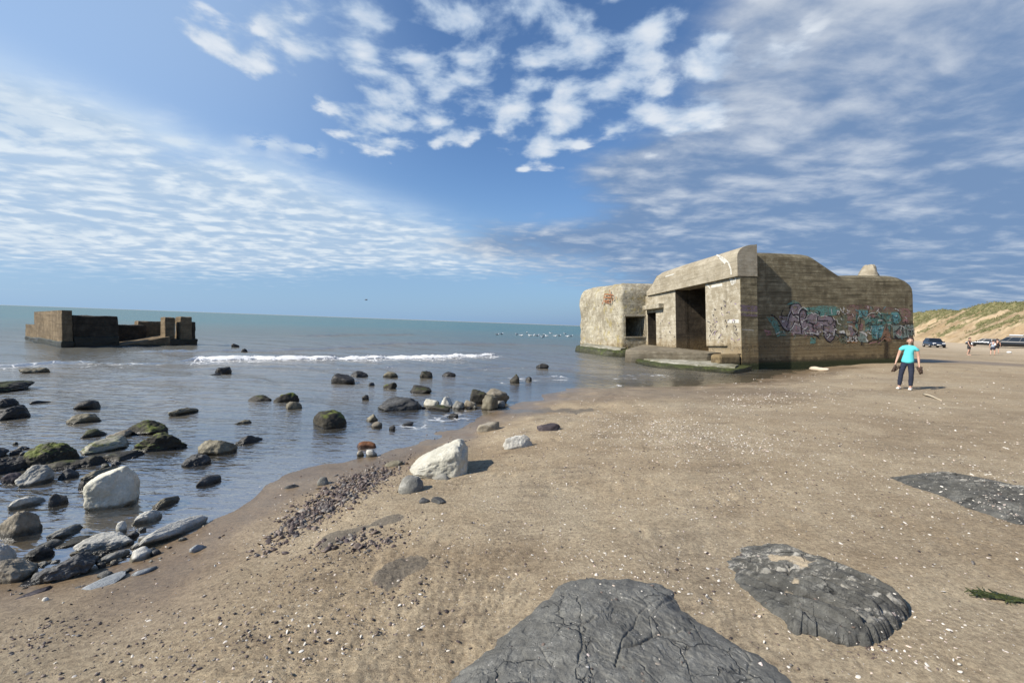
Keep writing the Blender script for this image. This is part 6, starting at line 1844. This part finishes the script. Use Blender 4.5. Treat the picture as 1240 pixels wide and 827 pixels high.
# the pair of shoes she carries in each hand
def sandals(hand, label, twist):
    W = Vector(J['wri' + hand]); E_ = Vector(J['elb' + hand]); dr = (W - E_).normalized(); g_ = W + dr * .13
    bm = bmesh.new()
    for k in (-1, 1):
        M_ = Matrix.Translation(g_ + Vector((0.025 * k, -.02 + .02 * k, -.085))) @ Matrix.Rotation(R(twist + 14 * k), 4, 'Y') @ Matrix.Rotation(R(8 * k), 4, 'Z')
        t = bmesh.new(); bmesh.ops.create_cube(t, size=1)
        bmesh.ops.subdivide_edges(t, edges=t.edges[:], cuts=5, use_grid_fill=True)
        for v in t.verts:
            z = v.co.z; w_ = 0.085 * (1 - 0.35 * max(0, -z) * 1.4) * (1 - max(0, abs(z) - .38) * 2.2)
            v.co = M_ @ Vector((v.co.x * .032 + .012 * math.sin(3 * z), v.co.y * w_, z * .25))
        me = bpy.data.meshes.new('t'); t.to_mesh(me); t.free(); bm.from_mesh(me); bpy.data.meshes.remove(me)
        # upper straps arching off the sole
        for z0 in (-.07, .0, .08):
            pr = None
            for q in range(9):
                a = math.pi * q / 8
                c = [M_ @ Vector((.012 + .045 * math.sin(a), .040 * math.cos(a), z0 + dz_)) for dz_ in (-.034, .034)]
                cv = [bm.verts.new(p) for p in c]
                if pr: bm.faces.new((pr[0], pr[1], cv[1], cv[0]))
                pr = cv
    o = link('shoes', bm_mesh('shoes', bm), BROWN)
    o.matrix_world = MW
    m_ = o.modifiers.new('thick', 'SOLIDIFY'); m_.thickness = .006
    tag(o, label, 'shoes')
sandals('L', 'dark brown shoes held by the woman in the hand nearer the bunker', 25)
sandals('R', 'brown strappy sandals held by the woman in the hand nearer the cars', -20)

def far_person(px, py, ht, label, shirt, shorts, facing, pose, group=None, bag=None):
    Jf = J0()
    for k, v in pose.items(): Jf[k] = v
    tn = {'z': (0, 0, .86, .165, .135), 'a': (0, 0, .98, .158, .124), 'b': (.0, 0, 1.10, .138, .110), 'c': (.01, .0, 1.27, .162, .122), 'd': (.015, .005, 1.38, .130, .106), 'sl': (-.155, .005, 1.38, .080), 'sr': (.178, .005, 1.38, .080),
          'sl2': (*(np.array(Jf['shoL']) * .5 + np.array(Jf['elbL']) * .5), .066), 'sr2': (*(np.array(Jf['shoR']) * .5 + np.array(Jf['elbR']) * .5), .066)}
    te = [('z', 'a'), ('a', 'b'), ('b', 'c'), ('c', 'd'), ('d', 'sl'), ('sl', 'sl2'), ('d', 'sr'), ('sr', 'sr2')]
    n_ = {'w': (0, 0, .99, .138, .108), 'p': (0, 0, .91, .150, .120)}; e_ = [('w', 'p')]
    for s in 'LR':
        h_, k_ = Jf['hip' + s], Jf['kne' + s]
        n_['h' + s] = (h_[0] * 1.05, 0, .80, .112); n_['t' + s] = (h_[0] + (k_[0] - h_[0]) * .75, k_[1] * .7, .56, .100)
        e_ += [('p', 'h' + s), ('h' + s, 't' + s)]
    P = hit(px, py)
    az_ = math.degrees(math.atan2(P[0], P[1]))
    return person((P[0], P[1], P[2] - .01), -az_ + facing, Jf, label, [('shirt', tn, te, shirt), ('shorts', n_, e_, shorts)], group, female=False, scale=ht / 1.70, hair=HAIRB, sub=1)
TANSK = SKIN
far_person(1172.5, 430, 1.80, 'distant person in black shirt and shorts standing alone, bare legged, left of the pair', BLACKT, BLACKT, 70,
           {'elbL': (-.20, -.02, 1.12), 'wriL': (-.20, -.14, .93), 'elbR': (.22, 0, 1.12), 'wriR': (.22, -.12, .93), 'kneL': (-.10, -.05, .49), 'ankL': (-.09, .06, .085), 'toeL': (-.10, -.11)})
far_person(1201.5, 430, 1.62, 'distant person in pale blue shirt and dark shorts, left one of the pair', GREYT, NAVY, 180,
           {'elbL': (-.24, -.04, 1.13), 'wriL': (-.17, -.20, 1.05), 'kneR': (.12, -.09, .50), 'ankR': (.12, .05, .085)})
far_person(1206.5, 428, 1.72, 'distant person in black, right one of the pair, partly hidden', BLACKT, BLACKT, 200,
           {'elbR': (.24, -.04, 1.13), 'wriR': (.17, -.18, 1.05)})

# ------------------------------------------------------------------ cars on the beach
GLASS = plain('dark_car_glass', (0.012, 0.016, 0.020), 0.08, 0.6, vary=0.0); TYRE = plain('tyre_rubber', (0.018, 0.018, 0.018), 0.8); RIM = plain('alloy_rim', (0.45, 0.45, 0.46), 0.3, 0.5, 0.8)
LAMPW = plain('headlight_glass', (0.62, 0.64, 0.66), 0.1, 0.6); LAMPR = plain('tail_light', (0.28, 0.01, 0.01), 0.2); PLATE = plain('number_plate', (0.70, 0.70, 0.66), 0.4, vary=0.03); TRIM = plain('black_trim', (0.02, 0.02, 0.022), 0.5)
def car_paint(name, col):
    m, g = material(name)
    g.out(g.bsdf(col, 0.28, None, 0.5, 0.25, Coat_Weight=0.35, Coat_Roughness=0.08)); return m
def place_at(px, dist):
    d_ = ray(px, 410); x, y = d_[0] / d_[1] * dist, dist
    return np.array([x, y, gz(x, y)])

def make_car(px, far, yaw, label, paintm, kind, L=4.3, W=1.80, H=1.50, group='cars parked at the foot of the dune'):
    P = place_at(px, far)
    c = empty('parked_car', (P[0], P[1], P[2] - 0.01), 0); tag(c, label, 'car', group)
    az_ = math.atan2(P[0], P[1]); c.rotation_euler = (0, 0, -az_ + R(yaw))
    zb, belt = 0.24, H * 0.60
    hl = L / 2
    if kind == 'hatch': up = [(-hl, .55), (-hl + .04, .80), (-hl + .35, belt + .05), (hl - 1.2, belt), (hl - .35, belt - .16), (hl - .06, .66), (hl, .5)]
    else: up = [(-hl, .60), (-hl + .03, .9), (-hl + .12, belt + .02), (hl - 1.25, belt), (hl - .25, belt - .10), (hl - .05, .72), (hl, .55)]
    xs = np.linspace(-hl, hl, 40); secs = []
    for x in xs:
        zt = np.interp(x, [u_[0] for u_ in up], [u_[1] for u_ in up]); e_ = abs(x) / hl
        w_ = W / 2 * (1 - 0.16 * max(0, e_ - .72) / .28 - .10 * max(0, e_ - .93) / .07)
        zl = zb + 0.10 * max(0, e_ - .8) / .2
        secs.append([(x, -w_ * .94, zl), (x, -w_, zl + .12), (x, -w_, zt - .16), (x, -w_ * .95, zt - .05), (x, -w_ * .84, zt), (x, w_ * .84, zt), (x, w_ * .95, zt - .05), (x, w_, zt - .16), (x, w_, zl + .12), (x, w_ * .94, zl)])
    bd = loft('car_body', secs, paintm, c); smooth_by_angle(bd, 40)
    # cabin: glass all round under a painted roof
    x0, x1 = (-hl + .18, hl - 1.15); r0, r1 = (x0 + (.55 if kind == 'hatch' else .22), x1 - .85)
    def cab(t): return [(x0 + (r0 - x0) * t, -W / 2 * (.90 - .18 * t), belt - .06 + (H - belt + .03) * t), (x1 + (r1 - x1) * t, -W / 2 * (.90 - .18 * t), belt - .06 + (H - belt + .03) * t),
                        (x1 + (r1 - x1) * t, W / 2 * (.90 - .18 * t), belt - .06 + (H - belt + .03) * t), (x0 + (r0 - x0) * t, W / 2 * (.90 - .18 * t), belt - .06 + (H - belt + .03) * t)]
    loft('windows', [cab(0), cab(.5), cab(.93)], GLASS, c)
    rf = [[(x * 1.0, y * 1.03, z) for x, y, z in cab(.90)], [(x, y * 1.02, z) for x, y, z in cab(.97)], [((x - (x0 + x1) / 2) * .93 + (x0 + x1) / 2, y * .9, z) for x, y, z in cab(1.02)]]
    loft('roof', rf, paintm, c)
    bm = bmesh.new()
    for s in (-1, 1):
        for t0 in (.0, .42, .78, 1.0):
            a = cab(0); b = cab(.95)
            pa = Vector(a[0 if s < 0 else 3]).lerp(Vector(a[1 if s < 0 else 2]), t0); pb = Vector(b[0 if s < 0 else 3]).lerp(Vector(b[1 if s < 0 else 2]), t0)
            n_ = Vector((0, s * .012, 0)); d_ = Vector((.035, 0, 0))
            q_ = [pa - d_ + n_, pa + d_ + n_, pb + d_ + n_, pb - d_ + n_]
            bm.faces.new([bm.verts.new(v) for v in q_])
    link('pillars', bm_mesh('pillars', bm), paintm, c, smooth=False)
    for sx in (-1, 1):
        for sy in (-1, 1):
            wr = .33 if kind == 'hatch' else .37
            bm = bmesh.new(); bmesh.ops.create_cone(bm, segments=28, radius1=wr, radius2=wr, depth=.22, cap_ends=True)
            bmesh.ops.bevel(bm, geom=[e for e in bm.edges if len(e.link_faces) == 2 and e.calc_face_angle(0) > 1], offset=.03, segments=2, affect='EDGES')
            wh = link('tyre', bm_mesh('tyre', bm), TYRE, c, loc=(sx * (hl - .82), sy * (W / 2 - .085), wr)); wh.rotation_euler = (math.pi / 2, 0, 0)
            bm = bmesh.new(); bmesh.ops.create_cone(bm, segments=20, radius1=wr * .62, radius2=wr * .55, depth=.05, cap_ends=True)
            o = link('rim', bm_mesh('rim', bm), RIM, wh, loc=(0, 0, -sy * .115)); o.rotation_euler = (0 if sy < 0 else math.pi, 0, 0)
    for s in (-1, 1):
        bm = bmesh.new(); box(bm, hl - .16, hl - .015, s * W * .30 - .19, s * W * .30 + .19, .62, .76, .03)
        link('headlight', bm_mesh('headlight', bm), LAMPW, c)
        bm = bmesh.new(); box(bm, -hl - .008, -hl + .10, s * W * .36 - .12, s * W * .36 + .12, .80, 1.02, .02)
        link('tail_light', bm_mesh('tail_light', bm), LAMPR, c)
        bm = bmesh.new(); box(bm, x1 - .25, x1 - .08, s * (W / 2 + .02) - .09, s * (W / 2 + .02) + .09, belt, belt + .13, .03)
        link('mirror', bm_mesh('mirror', bm), paintm, c)
    bm = bmesh.new(); box(bm, hl - .01, hl + .02, -.26, .26, .40, .51); link('number_plate', bm_mesh('number_plate', bm), PLATE, c)
    bm = bmesh.new(); box(bm, hl - .05, hl + .008, -.48, .48, .53, .61, .01); link('grille', bm_mesh('grille', bm), TRIM, c)
    bm = bmesh.new(); box(bm, hl - .05, hl + .012, -.70, .70, .28, .38, .02); link('bumper', bm_mesh('bumper', bm), TRIM, c)
    if kind == 'suv':
        for s in (-1, 1):
            link('roof_rail', tube_mesh('roof_rail', [(-hl + .5, s * .62, H + .03), (-hl + .6, s * .62, H + .08), (.5, s * .62, H + .08), (.6, s * .62, H + .03)], .022), TRIM, c)
        bm = bmesh.new(); box(bm, -1.1, .35, -.40, .35, H + .09, H + .32, .10, 3); link('roof_box', bm_mesh('roof_box', bm), plain('silver_roof_box', (0.52, 0.54, 0.56), 0.35), c)
    return c
make_car(1131.5, 66, -74, 'dark blue hatchback facing the sea, alone at the left of the parked cars', car_paint('dark_blue_paint', (0.018, 0.030, 0.055)), 'hatch', L=4.2, H=1.50)
make_car(1194, 72, 172, 'low black estate car behind the bathers, left of the one with a roof box', car_paint('black_paint', (0.012, 0.013, 0.015)), 'hatch', L=4.6, H=1.42)
make_car(1226, 65, 176, 'large black off-road car with a silver roof box at the right edge', car_paint('glossy_black_paint', (0.010, 0.011, 0.013)), 'suv', L=4.9, W=1.95, H=1.82)
make_car(1252, 70, 180, 'black car parked behind the one with a roof box, cut off by the right edge', car_paint('dark_grey_paint', (0.03, 0.03, 0.033)), 'suv', L=4.5, H=1.62)

# ------------------------------------------------------------------ gulls
GULLW = plain('white_feathers', (0.78, 0.78, 0.78), 0.7, vary=0.04); GULLG = plain('grey_feathers', (0.30, 0.32, 0.35), 0.7); BEAK = plain('yellow_beak', (0.55, 0.36, 0.05), 0.5)
def gull_parts(parent):
    secs = []
    for x, w, z, hh in ((-.30, .012, .13, .012), (-.22, .035, .11, .025), (-.10, .075, .085, .062), (.02, .088, .075, .080), (.12, .07, .085, .075), (.17, .045, .12, .062), (.20, .036, .165, .045), (.225, .038, .205, .042), (.255, .026, .205, .03), (.272, .008, .20, .01)):
        secs.append([(x, w * math.cos(t), z + hh * math.sin(t)) for t in np.linspace(0, 2 * math.pi, 12, endpoint=False)])
    b_ = loft('body', secs, GULLW, parent); smooth_by_angle(b_, 60)
    for s in (-1, 1):
        sc = []
        for x, y, z, w in ((.10, .070, .10, .03), (.0, .092, .11, .055), (-.12, .085, .12, .05), (-.26, .045, .135, .022), (-.36, .015, .14, .006)):
            sc.append([(x, s * (y + .012 * math.cos(t)), z + w * math.sin(t)) for t in np.linspace(0, 2 * math.pi, 8, endpoint=False)])
        w_ = loft('wing', sc, GULLG, parent); smooth_by_angle(w_, 60)
    bm = bmesh.new(); bmesh.ops.create_cone(bm, segments=8, radius1=.012, radius2=.002, depth=.05)
    o = link('beak', bm_mesh('beak', bm), BEAK, parent, loc=(.292, 0, .198)); o.rotation_euler = (0, math.pi / 2, 0)
G0 = None
for k, (px, py) in enumerate([(602, 405.6), (607.5, 405), (625.5, 405.5), (631, 407), (642, 407.0), (646.8, 406.6), (650.5, 407), (656.8, 408.8), (658.3, 406.4), (662, 407.6), (672, 407.6), (677.5, 407), (687, 408), (691.7, 407.6), (638, 403.4), (667, 404), (684, 404.6)]):
    P = onz(px, py)
    if G0 is None:
        G0 = empty('gull', (P[0], P[1], -0.02), 0.4); gull_parts(G0); o = G0
    else:
        o = G0.copy(); COL.objects.link(o)
        for ch in G0.children:
            c2 = ch.copy(); COL.objects.link(c2); c2.parent = o
        o.location = (P[0], P[1], -0.02); o.rotation_euler = (0, 0, rng.uniform(0, 6.28))
    o.scale = (1.45,) * 3
    tag(o, 'white gull floating on the sea between the breaker and the bunker', 'gull', 'gulls resting on the sea left of the bunker')
d_ = ray(443.3, 363.3); P = CAM + d_ * 62
gf = empty('gull', P, 0.5); tag(gf, 'lone dark gull flying low over the horizon', 'gull')
secs = []
for x, w in ((-.26, .01), (-.18, .04), (-.05, .07), (.08, .065), (.16, .045), (.22, .036), (.27, .008)):
    secs.append([(x, w * math.cos(t), w * .9 * math.sin(t)) for t in np.linspace(0, 2 * math.pi, 10, endpoint=False)])
loft('body', secs, GULLG, gf)
for s in (-1, 1):
    sc = []
    for x, y, z, w in ((.02, .04, .02, .075), (.06, .22, .12, .07), (.05, .40, .14, .055), (-.06, .60, .07, .03), (-.14, .70, .03, .006)):
        sc.append([(x + w * math.cos(t), s * y, z + .010 * math.sin(t)) for t in np.linspace(0, 2 * math.pi, 8, endpoint=False)])
    loft('wing', sc, GULLG, gf)
